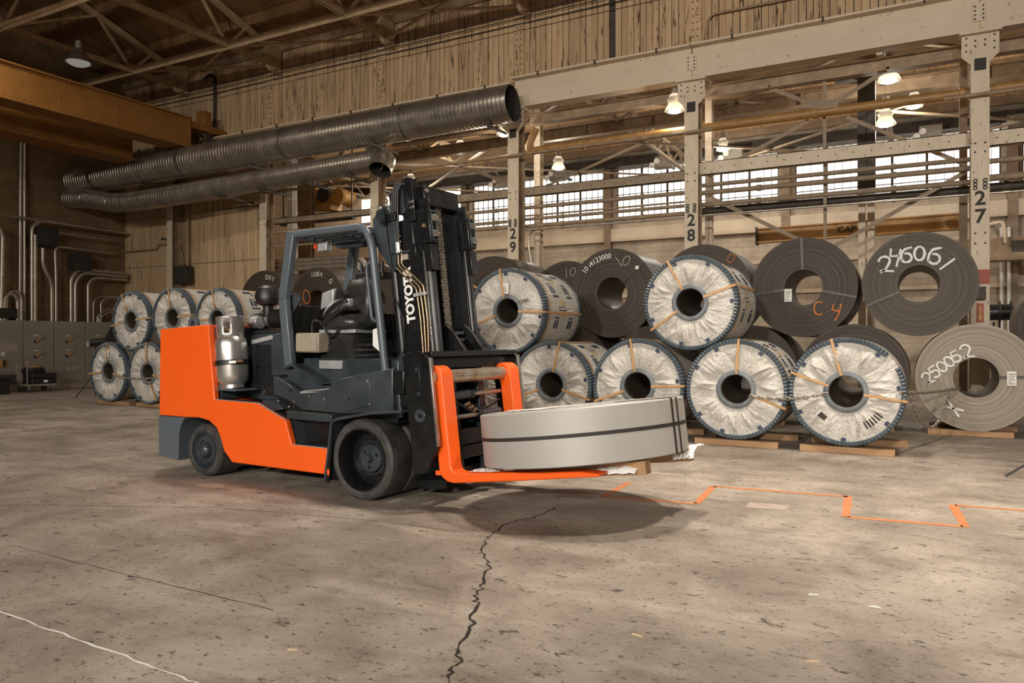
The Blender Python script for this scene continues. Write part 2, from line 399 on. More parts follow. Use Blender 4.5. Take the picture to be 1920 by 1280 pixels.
# ================================================================ the setting
XL, XR, YW, YF, YB = -21.9, 15.0, 14.95, 26.0, -18.8
EAVE, SLOPE = 9.35, .30
def roof_z(y): return EAVE + SLOPE * ((YW - y) if y > -2 else (YW + 2) - (-2 - y))
m = MB().box(-60, 60, -60, 60, -.3, 0)
floor = struct(m.build('floor', MT['floor'], smooth=0), 'worn brown concrete factory floor')
# long crack, scored joints and worn white line: shallow geometry on the slab
crack = [(835,1283),(846,1262),(858,1240),(864,1214),(880,1180),(884,1160),(893,1130),(891,1117),(905,1100),(908,1085),(916,1065),(912,1050),(905,1030),(908,1016),(918,1004),(945,985),(972,975),(1000,970),(1021,962),(1045,948)]
jag = []
for i, p in enumerate(crack[:-1]):
    a, b = ground(*p), ground(*crack[i+1])
    for k in range(4):
        q = a.lerp(b, k/4); jag.append((q.x + RND.uniform(-.016,.016), q.y + RND.uniform(-.016,.016)))
MB().ribbon(jag, [RND.uniform(.004,.021) for _ in jag], lambda a, b: (a, b, .0015)).build('crack', MT['tar'], floor, smooth=0)
for n, pts, wd, mt in (('paint_line', [(-10,1141),(60,1168),(150,1199),(250,1236),(330,1266),(395,1290)], .012, 'white_paint'),
                       ('joint', [(0,947),(130,947),(280,950),(400,951),(470,930)], .008, 'tar'),
                       ('joint', [(400,951),(560,963),(740,980),(900,1002)], .006, 'tar'),
                       ('joint', [(20,1022),(120,1048),(260,1082),(380,1112),(540,1150)], .006, 'tar')):
    q = []
    for i in range(len(pts)-1):
        a, b = ground(*pts[i]), ground(*pts[i+1])
        for k in range(6):
            c = a.lerp(b, k/6); q.append((c.x + RND.uniform(-.008,.008), c.y + RND.uniform(-.008,.008)))
    MB().ribbon(q, [wd*RND.uniform(.35,1.2) for _ in q], lambda a, b: (a, b, .0012)).build(n, MT[mt], floor, smooth=0)
# --- end wall (dark brick), wall behind the camera with an opening added to let in fill daylight, right end wall
m = MB().prism([(-19.2,0),(26.4,0),(26.4,8.6),(YW,9.6),(YW,EAVE+.2),(-2,roof_z(-2)+.2),(-19.2,EAVE)], XL-.3, XL, lambda a, b, t: (t, a, b))
struct(m.build('wall_left', MT['brick'], smooth=0), 'dark brown brick end wall behind the grey switchgear')
m = MB().prism([(-19.2,0),(26.4,0),(26.4,8.6),(YW,9.6),(YW,EAVE+.2),(-2,roof_z(-2)+.2),(-19.2,EAVE)], XR, XR+.3, lambda a, b, t: (t, a, b))
struct(m.build('wall_right', MT['brick'], smooth=0), 'brick end wall out of view on the right')
m = MB(); m.box(XL, 1, YB-.3, YB, 0, EAVE); m.box(9, XR, YB-.3, YB, 0, EAVE); m.box(1, 9, YB-.3, YB, 6.0, EAVE)
struct(m.build('wall_front', MT['brick'], smooth=0), 'brick wall behind the camera with an opening added for fill daylight')
# --- long boarded wall: every board a part
wall = thing('wall_back', 'x', 'x', (0,0,0)); del wall['label'], wall['category']
struct(wall, 'long wall of peeling cream vertical boards above the crane girders')
bw = .135; protos = []
for k in range(6):
    o = MB().box(-bw/2+.004+.005*(k%3), bw/2-.004, -.012-.004*(k%2), .02, 0, 1).build('board', MT['board'], wall, smooth=0); protos.append(o)
def board(i, x, y, z0, z1, mt=None):
    o = protos[i] if (i < 6 and mt is None) else protos[i % 6].copy()
    if o is not protos[i % 6] or i >= 6: COL.objects.link(o)
    o.parent = wall; o.location = (x, y + RND.uniform(-.006,.006), z0); o.scale = (1, 1, z1 - z0)
    if mt:
        o.data = o.data.copy(); o.data.materials[0] = mt
    return o
n = 0; x = XL + .07
while x < 3.6:
    if abs(x - (-5.60)) > .09: board(n, x, YW, 7.0, EAVE + .12)
    n += 1; x += bw
lowmesh = None
x = XL + .07; k = 0
while x < -15.75:
    if not (-19.35 < x < -19.1):
        o = protos[k % 6].copy(); COL.objects.link(o); o.parent = wall
        if lowmesh is None: lowmesh = protos[0].data.copy(); lowmesh.materials[0] = MT['board_low']
        o.data = lowmesh; o.location = (x, YW + RND.uniform(-.004,.004), 2.62); o.scale = (1, 1, 4.0)
    k += 1; x += bw
MB().box(3.6, XR, YW-.01, YW+.03, 7.0, EAVE).build('board_field', MT['board'], wall, smooth=0)
MB().box(XL, XR, YW+.03, YW+.06, 6.9, EAVE+.1).build('backing', MT['dark_steel'], wall, smooth=0)
m = MB().box(XL, -15.7, YW+.02, YW+.06, 2.5, 6.9); m.build('backing', MT['tan_steel'], wall, smooth=0)
MB().box(XL, -15.75, YW-.12, YW+.2, 0, 2.58).build('plinth', MT['concrete'], wall, smooth=0)
MB().box(XL, -15.8, YW-.26, YW-.02, 2.5, 2.66).build('sill_timber', MT['wood_pale'], wall, bevel=.01)
MB().box(XL, XR, YW-.10, YW-.02, EAVE-.16, EAVE+.1).build('fascia_board', MT['tan_steel'], wall, smooth=0)
for z in (3.6, 5.1): MB().box(XL, -15.75, YW-.021, YW-.014, z, z+.012).build('nail_row', MT['dark_steel'], wall, smooth=0)
# opening for conduits near the corner
for (px, py, wy, hz) in ((212,423,.42,.62),(222,512,.34,.22)):
    p = at(px+6, py+6, YW-.02); MB().box(p.x-wy/2, p.x+wy/2, p.y-.012, p.y, p.z-hz/2, p.z+hz/2).build('louvre_opening', MT['white'], wall, smooth=0)
    for q in range(3): MB().box(p.x-wy/2+q*wy/2-.02, p.x-wy/2+q*wy/2+.02, p.y-.03, p.y-.012, p.z-hz/2, p.z+hz/2).build('slat', MT['dark_steel'], wall, smooth=0)
# --- hall roof
m = MB(); 
for (y0, y1) in ((YW+.2, -2), (-2, -19.2)):
    z0, z1 = roof_z(y0)+.0, roof_z(y1)
    m.add([(XL,y0,z0),(XR,y0,z0),(XR,y1,z1),(XL,y1,z1),(XL,y0,z0+.15),(XR,y0,z0+.15),(XR,y1,z1+.15),(XL,y1,z1+.15)],
          [(0,3,2,1),(4,5,6,7),(0,1,5,4),(1,2,6,5),(2,3,7,6),(3,0,4,7)])
ceil = struct(m.build('ceiling', MT['roof'], smooth=0), 'dark brown plank roof over the hall')
for i in range(11):
    y = 13.75 - 1.58*i
    if y < -2: break
    z = roof_z(y)
    MB().box(XL, XR, y-.07, y+.07, z-.26, z).build('purlin', MT['roof'], ceil, smooth=0)
# aisle roof, far wall
m = MB().box(XL, XR, YW+.07, YF+.4, 8.3, 8.45)
aroof = struct(m.build('ceiling_aisle', MT['aisle_roof'], smooth=0), 'pale plank roof over the side aisle')
for y in (16.6, 18.4, 20.2, 22.0, 23.8, 25.4):
    MB().box(XL, XR, y-.06, y+.06, 8.06, 8.3).build('purlin', MT['aisle_steel'], aroof, smooth=0)
WZ0, WZ1 = 5.75, 7.62
fcols = [-22.3, -16.1, -9.9, -3.7, 2.5, 8.7, 14.9]
m = MB().box(XL, XR, YF, YF+.3, 0, WZ0); m.box(XL, XR, YF, YF+.3, WZ1, 8.3)
for c in fcols: m.box(c-.26, c+.26, YF, YF+.3, WZ0, WZ1)
fwall = struct(m.build('wall_far', MT['block'], smooth=0), 'cream painted block wall of the aisle under the windows')
MB().box(XL, XR, YF-.22, YF, 4.95, 5.42).build('sill_beam', MT['girder'], fwall, smooth=0)
for c in fcols[1:-1]: MB().ibeam((c,YF-.14,0),(c,YF-.14,7.6),.26,.26,up=(0,1,0)).build('far_post', MT['aisle_steel'], fwall, smooth=0)
for z in (3.9, 2.9): MB().box(XL, XR, YF-.07, YF, z, z+.12).build('girt', MT['cream'], fwall, smooth=0)
MB().box(XL, XR, YF-.40, YF-.1, 7.62, 7.95).build('window_header', MT['dark_steel'], fwall, smooth=0)
pane_mesh = None; npane = 0
for bi in range(1, 5):
    x0, x1 = fcols[bi]+.26, fcols[bi+1]-.26
    wn = thing('window_%d' % bi, 'x', 'x'); del wn['label'], wn['category']
    struct(wn, ['white daylight window band behind the mast and column 29', 'white daylight window band between columns 29 and 28', 'white daylight window band behind the cross bracing', 'white daylight window band beyond column 27'][bi-1])
    cols, rows = 24, 4; pw, ph = (x1-x0)/cols, (WZ1-WZ0)/rows
    m = MB()
    for c in range(cols+1):
        big = .05 if c % 4 == 0 else .012
        m.box(x0+c*pw-big/2-(0 if big<.03 else .012), x0+c*pw+big/2+(0 if big<.03 else .012), YF+.06, YF+.12, WZ0, WZ1)
    for r in range(rows+1): m.box(x0, x1, YF+.065, YF+.115, WZ0+r*ph-.012, WZ0+r*ph+.012)
    m.build('window_frame', MT['dark_steel'], wn, smooth=0)
    if bi <= 3:
        pane_mesh = None
        for c in range(cols):
            for r in range(rows):
                if pane_mesh is None:
                    o = MB().box(0, pw-.012, 0, .006, 0, ph-.022).build('pane', MT['glass'], wn, smooth=0); pane_mesh = o
                else:
                    o = pane_mesh.copy(); COL.objects.link(o); o.parent = wn
                o.location = (x0+c*pw+.006, YF+.088, WZ0+r*ph+.011)
    else:
        MB().box(x0, x1, YF+.088, YF+.094, WZ0, WZ1).build('pane', MT['glass'], wn, smooth=0, kind='stuff')

# ================================================================ steel frame
COLS = [(-19.4, None), (-15.58, None), (-11.76, None), (-7.86, '29'), (-3.87, '28'), (.97, '27'), (5.6, None)]
clabel = ['narrow cream steel column beside the grey box in the boarded wall', 'cream steel column at the end of the boarded wall',
          'cream steel column behind the mast top', 'cream steel column stencilled 29', 'cream steel column stencilled 28',
          'cream steel column stencilled 27 with red band and arrow sign', 'cream steel column out of view past column 27']
def rivets(pts, r, mat, parent, d=(0,-1,0), name='rivets'):
    m = MB(); d = Vector(d)
    for p in pts:
        p = Vector(p); m.cyl(p, p + d*r*.7, r, r*.55, 7)
    return m.build(name, mat, parent, smooth=0, kind='stuff')
def clean_digit(parent, ch, x, y, z, h, mat=None):
    vs, fs = text_mesh(ch, h*1.38, h*.035)
    MB().add([(a*1.0, 0, b) for a, b, c in vs], fs).xf(lambda a, b, c: (x+a, y, z+c)).build('stencil_numeral', mat or MT['stencil'], parent, smooth=0)
for i, (cx, num) in enumerate(COLS):
    wd = .27 if num else .24
    t = thing('steel_column', clabel[i], 'column', (cx, 14.8, 0), 0, 'columns along the crane wall')
    top = 6.5
    MB().box(-wd/2, wd/2, -.16, -.135, 0, top).build('front_flange', MT['cream'], t, bevel=.004)
    MB().box(-wd/2, wd/2, .135, .16, 0, top).build('rear_flange', MT['tan_steel'], t)
    MB().box(-.01, .01, -.135, .135, 0, top).build('web', MT['tan_steel'], t)
    MB().box(-.3, .3, -.35, .2, 0, .03).build('base_plate', MT['dark_steel'], t)
    for sx in (-1, 1):
        m = MB().prism([(sx*.13, 6.48), (sx*.27, 6.48), (sx*.27, 6.12), (sx*.13, 5.98)], -.165, -.14)
        m.build('knee_bracket', MT['cream'], t, bevel=.004)
        rivets([(sx*.20, -.165, z) for z in (6.42, 6.31, 6.2)], .018, MT['dark_steel'], t)
    MB().box(-.3, .3, -.26, .2, 6.46, 6.5).build('cap_plate', MT['cream'], t)
    rv = [(a, -.16, z) for a in (-.07,.07) for z in (6.36, 6.27, 6.02, 4.65, 4.5)]
    if num: rv += [(a, -.16, z) for a in (-.07,.07) for z in (3.15, 2.98)]
    rivets(rv, .018, MT['dark_steel'], t)
    if num:
        MB().box(-.085, .085, -.172, -.16, 5.86, 6.06).build('clamp_plate', MT['stencil'], t, bevel=.01)
        for sx in (-.07, .07):
            for q in range(3): MB().lathe([(.018,-.008),(.034,-.008),(.034,.008),(.018,.008)], (sx, -.17, 3.90+.062*q), (0,1,0), 14, True).build('chain_loop', MT['stencil'], t)
        hh = .235
        clean_digit(t, '2', 0, -.1625, 3.72, hh); clean_digit(t, num[1], 0, -.1625, 3.72-.30, hh)
    if num == '27':
        MB().box(-.137, .137, -.168, -.16, 2.30, 2.54).build('red_band', MT['red'], t)
        s = MB().box(-.05, .05, -.172, -.16, 1.66, 1.98).build('arrow_sign', MT['red'], t)
        m = MB().prism([(-.012,1.93),(.012,1.93),(.012,1.76),(.034,1.76),(0,1.69),(-.034,1.76),(-.012,1.76)], -.175, -.172); m.build('arrow', MT['gold_print'], s, smooth=0)
        MB().box(-.17, .075, -.27, -.165, 2.04, 2.25).build('call_box', MT['dark_steel'], t, bevel=.01)
for cx, num in COLS[1:6]:
    pp = MB().box(cx-.11, cx+.13, YW-.05, YW-.012, 7.0, EAVE-.2).build('post_plate', MT['board'], wall, bevel=.004)
    rivets([(cx+.01+sx*.05, YW-.05, 7.3+.14*k) for sx in (-1, 1) for k in range(13)], .017, MT['dark_steel'], wall)
# runway girders, bay by bay
gx = [-21.88] + [c for c, _ in COLS] + [10.0]
gl = ['dark cream crane girder in the far corner behind the ducts', 'cream crane girder over the narrow boarded bay, behind the big duct', 'cream crane girder over the bay behind the overhead guard, hidden by the big duct',
      'cream crane girder behind the open mouth of the big duct', 'sooty cream crane girder between columns 29 and 28', 'clean cream crane girder between columns 28 and 27', 'cream crane girder right of column 27', 'cream crane girder past the right edge of the picture']
for i in range(len(gx)-1):
    a, b = gx[i]+.012, gx[i+1]-.012; t = thing('crane_girder', gl[i], 'girder', ((a+b)/2, 14.72, 6.5), 0, 'crane runway girders'); L = b-a
    hg = .64 if i >= 4 else .54
    MB().box(-L/2, L/2, -.19, .19, hg, hg+.04).build('top_flange', MT['girder'], t)
    MB().box(-L/2, L/2, -.15, .15, 0, .03).build('bottom_flange', MT['girder'], t)
    MB().box(-L/2, L/2, -.012, .012, .03, hg).build('web', MT['girder'], t)
    MB().box(-L/2, L/2, -.04, .04, hg+.04, hg+.08).build('crane_rail', MT['tan_steel'], t)
    if i < len(gx)-2:
        p = MB().box(L/2-.10, L/2+.10, -.035, -.013, -.0+.2, .52).build('splice_plate', MT['girder'], t, bevel=.004)
        rivets([(L/2+sx, -.035, z) for sx in (-.06,.06) for z in (.24,.31,.38,.45)], .017, MT['dark_steel'], t)
    for q in range(3):
        xx = -L/2 + L*(q+.5)/3; MB().box(xx-.02, xx+.02, -.21, -.16, hg-.02, hg+.06).build('rail_clip', MT['dark_steel'], t)
for i in range(2, 6):
    a, b = COLS[i][0]+.15, COLS[i+1][0]-.15
    t = thing('eave_beam', ['riveted eave beam right of the mast top, under the big duct', 'riveted eave beam above the lit lamp between columns 29 and 28', 'riveted eave beam above the cross bracing', 'riveted eave beam right of column 27'][i-2], 'beam', ((a+b)/2, 15.2, 6.25), 0, 'eave beams under the crane girders')
    L = b-a; MB().ibeam((-L/2,0,.12),(L/2,0,.12),.24,.22).build('beam', MT['tan_steel'], t)
    rivets([(-L/2+.12*k, -.11, .235) for k in range(1, int(L/.12))], .014, MT['tan_steel'], t)
# roof trusses
TX = [-18.9, -15.15, -11.35, -7.6, -3.9, -.1, 3.7]
tl = ['brown steel roof truss nearest the end wall, above the crane', 'brown steel roof truss crossing above the crane end', 'brown steel roof truss whose seat meets the boards above the mast', 'brown steel roof truss touching the top edge of the picture']
def truss(i, x):
    t = thing('roof_truss', tl[i] if i < 4 else 'brown steel roof truss out of view overhead', 'truss', (x, 0, 8.7), 0, 'hall roof trusses')
    def bar(p, q, w, h, nm, dbl=True):
        m = MB()
        for s in ((-1, 1) if dbl else (0,)):
            m.beam((s*.045, p[0], p[1]-8.7), (s*.045, q[0], q[1]-8.7), w if not dbl else .03, h)
        m.build(nm, MT['truss'], t, smooth=0)
    bot = [14.7, 13.1, 9.8, 6.5, 3.2, -.1, -2]
    top = [14.7, 12.1, 10.5, 8.9, 7.3, 5.7, 4.1, 2.5, .9, -2]
    for a, b in zip(bot, bot[1:]): bar((a, 8.75), (b, 8.75), .1, .12, 'bottom_chord')
    for a, b in zip(top, top[1:]): bar((a, roof_z(a)-.32), (b, roof_z(b)-.32), .1, .13, 'top_chord')
    for k, (a, b) in enumerate([(13.1,12.1),(13.1,13.7),(9.8,12.1),(9.8,8.9),(9.8,10.5),(6.5,8.9),(6.5,5.7),(6.5,7.3),(3.2,5.7),(3.2,2.5),(-.1,2.5)]):
        bar((a, 8.75), (b, roof_z(b)-.32), .06, .06, 'web_member', False)
    for a in (13.1, 9.8, 6.5): MB().prism([(a-.2, .05), (a+.2, .05), (a+.14,.22), (a-.14,.22)], -.008, .008, lambda p, q, r: (r, p, q)).build('gusset_plate', MT['truss'], t, smooth=0)
    m = MB().prism([(14.86, -.15), (14.86, .75), (14.45, .62), (14.2, .12), (14.5,-.12)], -.05, .05, lambda p, q, r: (r, p, q)); m.build('seat_bracket', MT['truss'], t, smooth=0)
    rivets([(-.05, 14.8-.05*(k%2), -.08+.07*k) for k in range(11)], .016, MT['truss'], t, (-1,0,0))
for i, x in enumerate(TX[:5]): truss(i, x)
# longitudinal struts and plan bracing
for y, lab in ((13.1, 'long brown strut tying the truss nodes near the boarded wall'), (9.8, 'long brown strut at the upper left corner of the roof')):
    t = thing('roof_strut', lab, 'strut', (-10, y, 8.68), 0, 'roof struts'); m = MB()
    m.box(-11.9, 12, -.05, .05, .05, .13); m.box(-11.9, 12, -.008, .008, -.04, .05); m.build('angle_bar', MT['truss'], t, smooth=0)
def bracing(p, q, lab, t=None):
    t = t or thing('plan_brace', lab, 'brace', p, 0, 'roof plan bracing'); d = Vector(q)-Vector(p)
    MB().beam((0,0,0), d, .07, .05).build('angle_bar', MT['truss'], t, smooth=0)
    MB().beam((0,0,-.03), d.normalized()*.3+Vector((0,0,-.03)), .16, .012).build('gusset_plate', MT['truss'], t, smooth=0)
bracing((TX[2], 13.1, 8.72), (TX[3], 14.6, 8.72), 'thin roof brace running right from the strut node above the mast')
bracing((TX[2], 14.6, 8.72), (TX[3], 13.1, 8.72), 'thin roof brace rising right from the truss seat above the mast')
bracing((TX[1], 13.1, 8.72), (TX[2], 14.6, 8.72), 'thin roof brace between the two middle truss seats')
bracing((TX[0], 13.1, 8.72), (TX[1], 14.6, 8.72), 'thin roof brace near the crane end')
bracing((TX[0], 14.6, 8.72), (TX[0]+3.7, 13.1, 8.72), 'thin roof brace crossing behind the crane end')
# cables along the boarded wall
for k, (y0, y1) in enumerate(((197,26),(205,33),(190,20))):
    a, b = at(262, y0, 14.6), at(760, y1+28, 14.6); b.z = a.z; 
    t = MB().tube([(0,0,0), ((b-a).x*.33,0,-.03), ((b-a).x*.66,0,.0), ((b-a).x,0,-.02), (22,0,0)], .012, 6).build('power_cable', MT['stencil']); t.location = a
    tag(t, ['lowest of three black cables strung along the upper boards', 'middle of three black cables strung along the upper boards', 'topmost of three black cables strung along the upper boards'][(1,0,2)[k]], 'cable', 'cables on the boarded wall')
# conduits on upper boards
def pipe(name, label, cat, pts, r, mat, group=None, n=10, bendr=.0):
    P = [Vector(p) for p in pts]; o = P[0].copy(); P = [p-o for p in P]
    if bendr: P = bend(P, bendr)
    t = MB().tube(P, r, n).build(name, MT[mat], smooth=50); t.location = o
    return tag(t, label, cat, group)
pipe('conduit', 'thin tan conduit bent over the upper boards left of column 27', 'conduit', [at(1327,95,14.86), at(1327,28,14.86), at(1460,2,14.86), at(1600,-30,14.86)], .022, 'tan_steel', bendr=.2)
pipe('conduit', 'black vertical conduit on the boards beside the crane end', 'conduit', [at(401,268,14.8), at(403,142,14.8), at(392,140,14.8), at(382,150,14.8)], .035, 'stencil', bendr=.12)

# ================================================================ crane
t = thing('overhead_crane', 'ochre riveted overhead crane bridge reaching in from upper left', 'crane', (-17.4, 13.55, 6.5))
MB().box(-.27, .27, -26, .05, .06, .80).build('main_girder', MT['crane'], t, bevel=.01)
MB().box(-.33, .33, -26, .05, .80, .84).build('top_flange', MT['crane'], t)
MB().box(-.33, .33, -26, .05, .02, .06).build('bottom_flange', MT['crane'], t)
rv = [(.27, y, z) for z in (.12,.74) for y in [-.1-.13*k for k in range(90)]] + [(.27, y+dy, z) for y in (-2.0,-3.4,-4.8,-6.2) for dy in (-.05,.05) for z in [.2+.07*k for k in range(8)]]
rivets(rv, .016, MT['crane'], t, (1,0,0))
MB().prism([(-1.75,-.25),(-1.25,-.25),(-1.25,.6),(-1.75,.6)], -26, -.6, lambda a, b, q: (a, q, b)).build('rear_girder', MT['crane'], t, bevel=.01)
MB().box(-1.9, -1.1, -26, -.6, -.29, -.25).build('rear_flange', MT['crane'], t)
rivets([(x, y, -.29) for x in (-1.85,-1.15) for y in [-.7-.14*k for k in range(80)]], .014, MT['crane'], t, (0,0,-1))
MB().box(-2.0, .20, .10, 1.25, .62, .80).build('end_truck', MT['crane'], t, bevel=.02)
wc = at(382, 262, 14.3) - t.location
m = MB().prism([(wc.x-.42,wc.z-.2),(wc.x-.05,wc.z-.2),(wc.x-.05,wc.z+.1),(wc.x+.25,wc.z+.16),(wc.x+.25,wc.z+.3),(wc.x-.2,wc.z+.34),(wc.x-.42,wc.z+.2)], wc.y-.02, wc.y+.12); m.build('wheel_guard', MT['ochre'], t, bevel=.01)
MB().lathe([(.0,-.07),(.235,-.07),(.25,-.05),(.25,.05),(.235,.07),(0,.07)], (wc.x, wc.y, wc.z), (0,1,0), 28).build('crane_wheel', MT['stencil'], t)
MB().lathe([(.0,-.09),(.05,-.09),(.05,0),(.12,0),(.15,-.072),(.17,-.072),(.17,0)], (wc.x, wc.y-.01, wc.z), (0,1,0), 24).build('wheel_hub', MT['ochre'], t)
MB().box(-.15, .17, .55, .8, .80, 1.2).build('bumper_post', MT['crane'], t, bevel=.02)

# ================================================================ ducts
def spiral_duct(name, label, P, r, pitch, extras=True):
    P = [Vector(p) for p in P]; o = P[0].copy(); P = [p-o for p in P]
    t = thing(name, label, 'duct', o)
    path = []; rr = []
    for i in range(len(P)-1):
        L = (P[i+1]-P[i]).length; n = max(2, int(L/pitch))
        for k in range(n):
            for q, dr in ((0,0),(.62,0),(.74,.014),(.88,.014)):
                path.append(P[i].lerp(P[i+1], (k+q)/n)); rr.append(r+dr)
    path.append(P[-1]); rr.append(r)
    MB().tube(path, rr, 32, False).build('spiral_shell', MT['duct'], t, smooth=25)
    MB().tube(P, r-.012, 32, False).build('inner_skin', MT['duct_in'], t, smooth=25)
    return t
e1 = at(961, 194, 14.05)
t = spiral_duct('spiral_duct', 'large brown metal spiral duct with open mouth, upper of the two', [(-21.84, 13.3, 6.02), (e1.x, 14.05, 6.42)], .385, .10)
DX = Vector((e1.x+21.84, .75, .40)); L = DX.length; DX.normalize()
for q in (1.1, 4.6, 8.1, 11.6):
    MB().lathe([(.402,-.05),(.412,-.05),(.412,.05),(.402,.05)], DX*q, DX, 32).build('joint_band', MT['duct'], t)
MB().lathe([(.388,-.03),(.405,-.03),(.405,.005),(.388,.005)], DX*L, DX, 32).build('mouth_rim', MT['duct'], t)
for q in (3.2, 7.0, 10.8, 13.8): MB().box(q-.03, q+.03, -.25, 14.6-13.3-.05*q, -.47, -.41).xf(lambda a, b, c: (a, b+DX.y*q, c+DX.z*q)).build('support_arm', MT['dark_steel'], t)
q = [at(128,373,13.1), at(165,372,13.16), at(212,380,13.27), at(240,379,13.35), at(320,367,13.5), at(706,301,14.05)]
q[0].x = -21.8
t = spiral_duct('spiral_duct', 'slimmer brown spiral duct with elbow end, lower of the two', q, .255, .085)
base = Vector(q[-1]) - Vector(q[0])
el = [base + Vector((x, y, z)) for x, y, z in ((0,0,0),(.12,-.01,0),(.27,-.08,-.03),(.38,-.20,-.10),(.43,-.33,-.22),(.44,-.42,-.36))]
MB().tube(el, [.262,.27,.27,.268,.265,.262], 28, False).build('elbow', MT['duct'], t, smooth=20)
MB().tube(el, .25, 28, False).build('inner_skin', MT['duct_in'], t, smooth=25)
d = (el[-1]-el[-2]).normalized()
MB().tube([el[-1]-d*.1-Vector((.1,0,0)), el[-1]+d*.02], .012, 6).tube([el[-1]-Vector((-.05,.05,0)), el[-1]-d*.3], .012, 6).build('torn_strip', MT['baresteel'], t)
for k, f in enumerate((.3,.5,.7,.9)):
    p = (Vector(q[4])-Vector(q[0])).lerp(base, f) if f > 0 else base
    MB().box(p.x-.03, p.x+.03, p.y-.3, 1.5, p.z-.32, p.z-.27).build('support_arm', MT['dark_steel'], t)

# ================================================================ aisle pipework and bracing
def hpipe(label, px0, y0, px1, y1, Y, r, mat, name='wall_pipe', n=10, drop=None):
    a, b = at(px0, y0, Y), at(px1, y1, Y); z = (a.z + b.z) / 2; a.z = b.z = z
    t = thing(name, label, 'pipe', a, 0, 'aisle pipes and rails'); d = b - a
    MB().tube([(0,0,0), d], r, n).build('pipe', MT[mat], t, smooth=50)
    k = max(2, int(d.length / 2.2)); m = None
    for i in range(k):
        p = d * ((i + .5) / k); MB().tube([p - Vector((.04,0,0)), p + Vector((.04,0,0))], r*1.28, n).build('coupling', MT[mat], t, smooth=50)
    return t
def channel(label, px0, y0, px1, y1, Y, h, w_, mat):
    a, b = at(px0, y0, Y), at(px1, y1, Y); z = (a.z + b.z) / 2; a.z = b.z = z; L = b.x - a.x
    t = thing('channel_beam', label, 'beam', a, 0, 'aisle channel beams')
    MB().box(0, L, -w_/2, w_/2, h/2-.014, h/2).build('top_flange', MT[mat], t); MB().box(0, L, -w_/2, w_/2, -h/2, -h/2+.014).build('bottom_flange', MT[mat], t)
    MB().box(0, L, -w_/2, -w_/2+.014, -h/2, h/2).build('web', MT[mat], t)
    rivets([(.12+.3*k, -w_/2, 0) for k in range(int(L/.3))], .014, MT['dark_steel'], t)
    return t
hpipe('fat brown pipe crossing behind columns 28 and 27', 1002, 284, 1960, 152, 15.06, .085, 'brown_pipe')
pipe('drop_pipe', 'brown pipe elbow dropping beside column 29', 'pipe', [at(1006,240,15.06), at(996,262,15.06), at(990,280,15.06), at(1003,284,15.06)], .085, 'brown_pipe', bendr=.15)
hpipe('thin rail pipe from the mast to column 28, in front of the columns', 700, 326, 1335, 242, 14.55, .03, 'tan_steel')
hpipe('thin rail pipe in front of column 27', 1770, 186, 1960, 160, 14.55, .03, 'tan_steel')
hpipe('long tan pipe sloping along under the lower duct to the corner', 200, 407, 697, 327, 14.5, .035, 'tan_steel')
channel('perforated cream channel between columns 29 and 28', 985, 362, 1287, 328, 15.0, .2, .12, 'aisle_steel')
channel('peeling cream channel across the bracing between columns 28 and 27', 1312, 319, 1818, 262, 15.0, .26, .14, 'cream')
channel('peeling cream channel right of column 27', 1853, 262, 1990, 246, 15.0, .26, .14, 'cream')
channel('tan channel left of column 29 at window height', 850, 374, 958, 363, 15.0, .2, .12, 'aisle_steel')
channel('tan channel behind the overhead guard roof', 512, 417, 698, 396, 15.0, .16, .12, 'aisle_steel')
L_ = [('cream pipe above the middle window row, between columns 29 and 28', 985, 387, 1287, 364, 15.1, .045, 'aisle_steel'),
 ('thin tan pipe in the window band between columns 29 and 28', 985, 404, 1287, 379, 15.3, .022, 'tan_steel'),
 ('cream pipe below the thin tan one between columns 29 and 28', 985, 411, 1287, 386, 15.1, .038, 'aisle_steel'),
 ('cream pipe at the foot of the window band between columns 29 and 28', 985, 425, 1287, 399, 15.2, .045, 'tan_steel'),
 ('bright thin conduit under the windows between columns 29 and 28', 985, 432, 1287, 407, 14.95, .022, 'conduit'),
 ('cream pipe below the peeling channel, columns 28 to 27', 1312, 346, 1818, 301, 15.15, .04, 'aisle_steel'),
 ('second cream pipe below the peeling channel, columns 28 to 27', 1312, 361, 1818, 317, 15.1, .05, 'aisle_steel'),
 ('cream pipe at the window foot, columns 28 to 27', 1312, 384, 1818, 343, 15.2, .05, 'aisle_steel'),
 ('dark fat pipe under the windows, columns 28 to 27', 1312, 398, 1818, 356, 15.5, .085, 'dark_steel'),
 ('bright thin conduit under the windows, columns 28 to 27', 1312, 404, 1818, 365, 14.95, .022, 'conduit'),
 ('cream pipe right of column 27 at window height', 1853, 303, 1990, 289, 15.1, .045, 'aisle_steel'),
 ('lower cream pipe right of column 27', 1853, 334, 1990, 322, 15.1, .06, 'aisle_steel'),
 ('dark pipe right of column 27 under the windows', 1853, 352, 1990, 342, 15.4, .085, 'dark_steel'),
 ('bright conduit right of column 27', 1853, 362, 1990, 352, 14.95, .022, 'conduit'),
 ('cream pipe left of column 29 under the window', 850, 402, 958, 393, 15.1, .04, 'aisle_steel'),
 ('lower cream pipe left of column 29', 850, 424, 958, 415, 15.1, .04, 'aisle_steel'),
 ('cream pipe under the window sill left of column 29', 850, 434, 958, 425, 15.2, .05, 'tan_steel'),
 ('tan pipe seen just above the overhead guard roof', 512, 438, 698, 418, 15.0, .045, 'aisle_steel'),
 ('tan pipe seen through the overhead guard', 512, 462, 698, 449, 15.0, .03, 'aisle_steel')]
for a in L_: hpipe(*a)
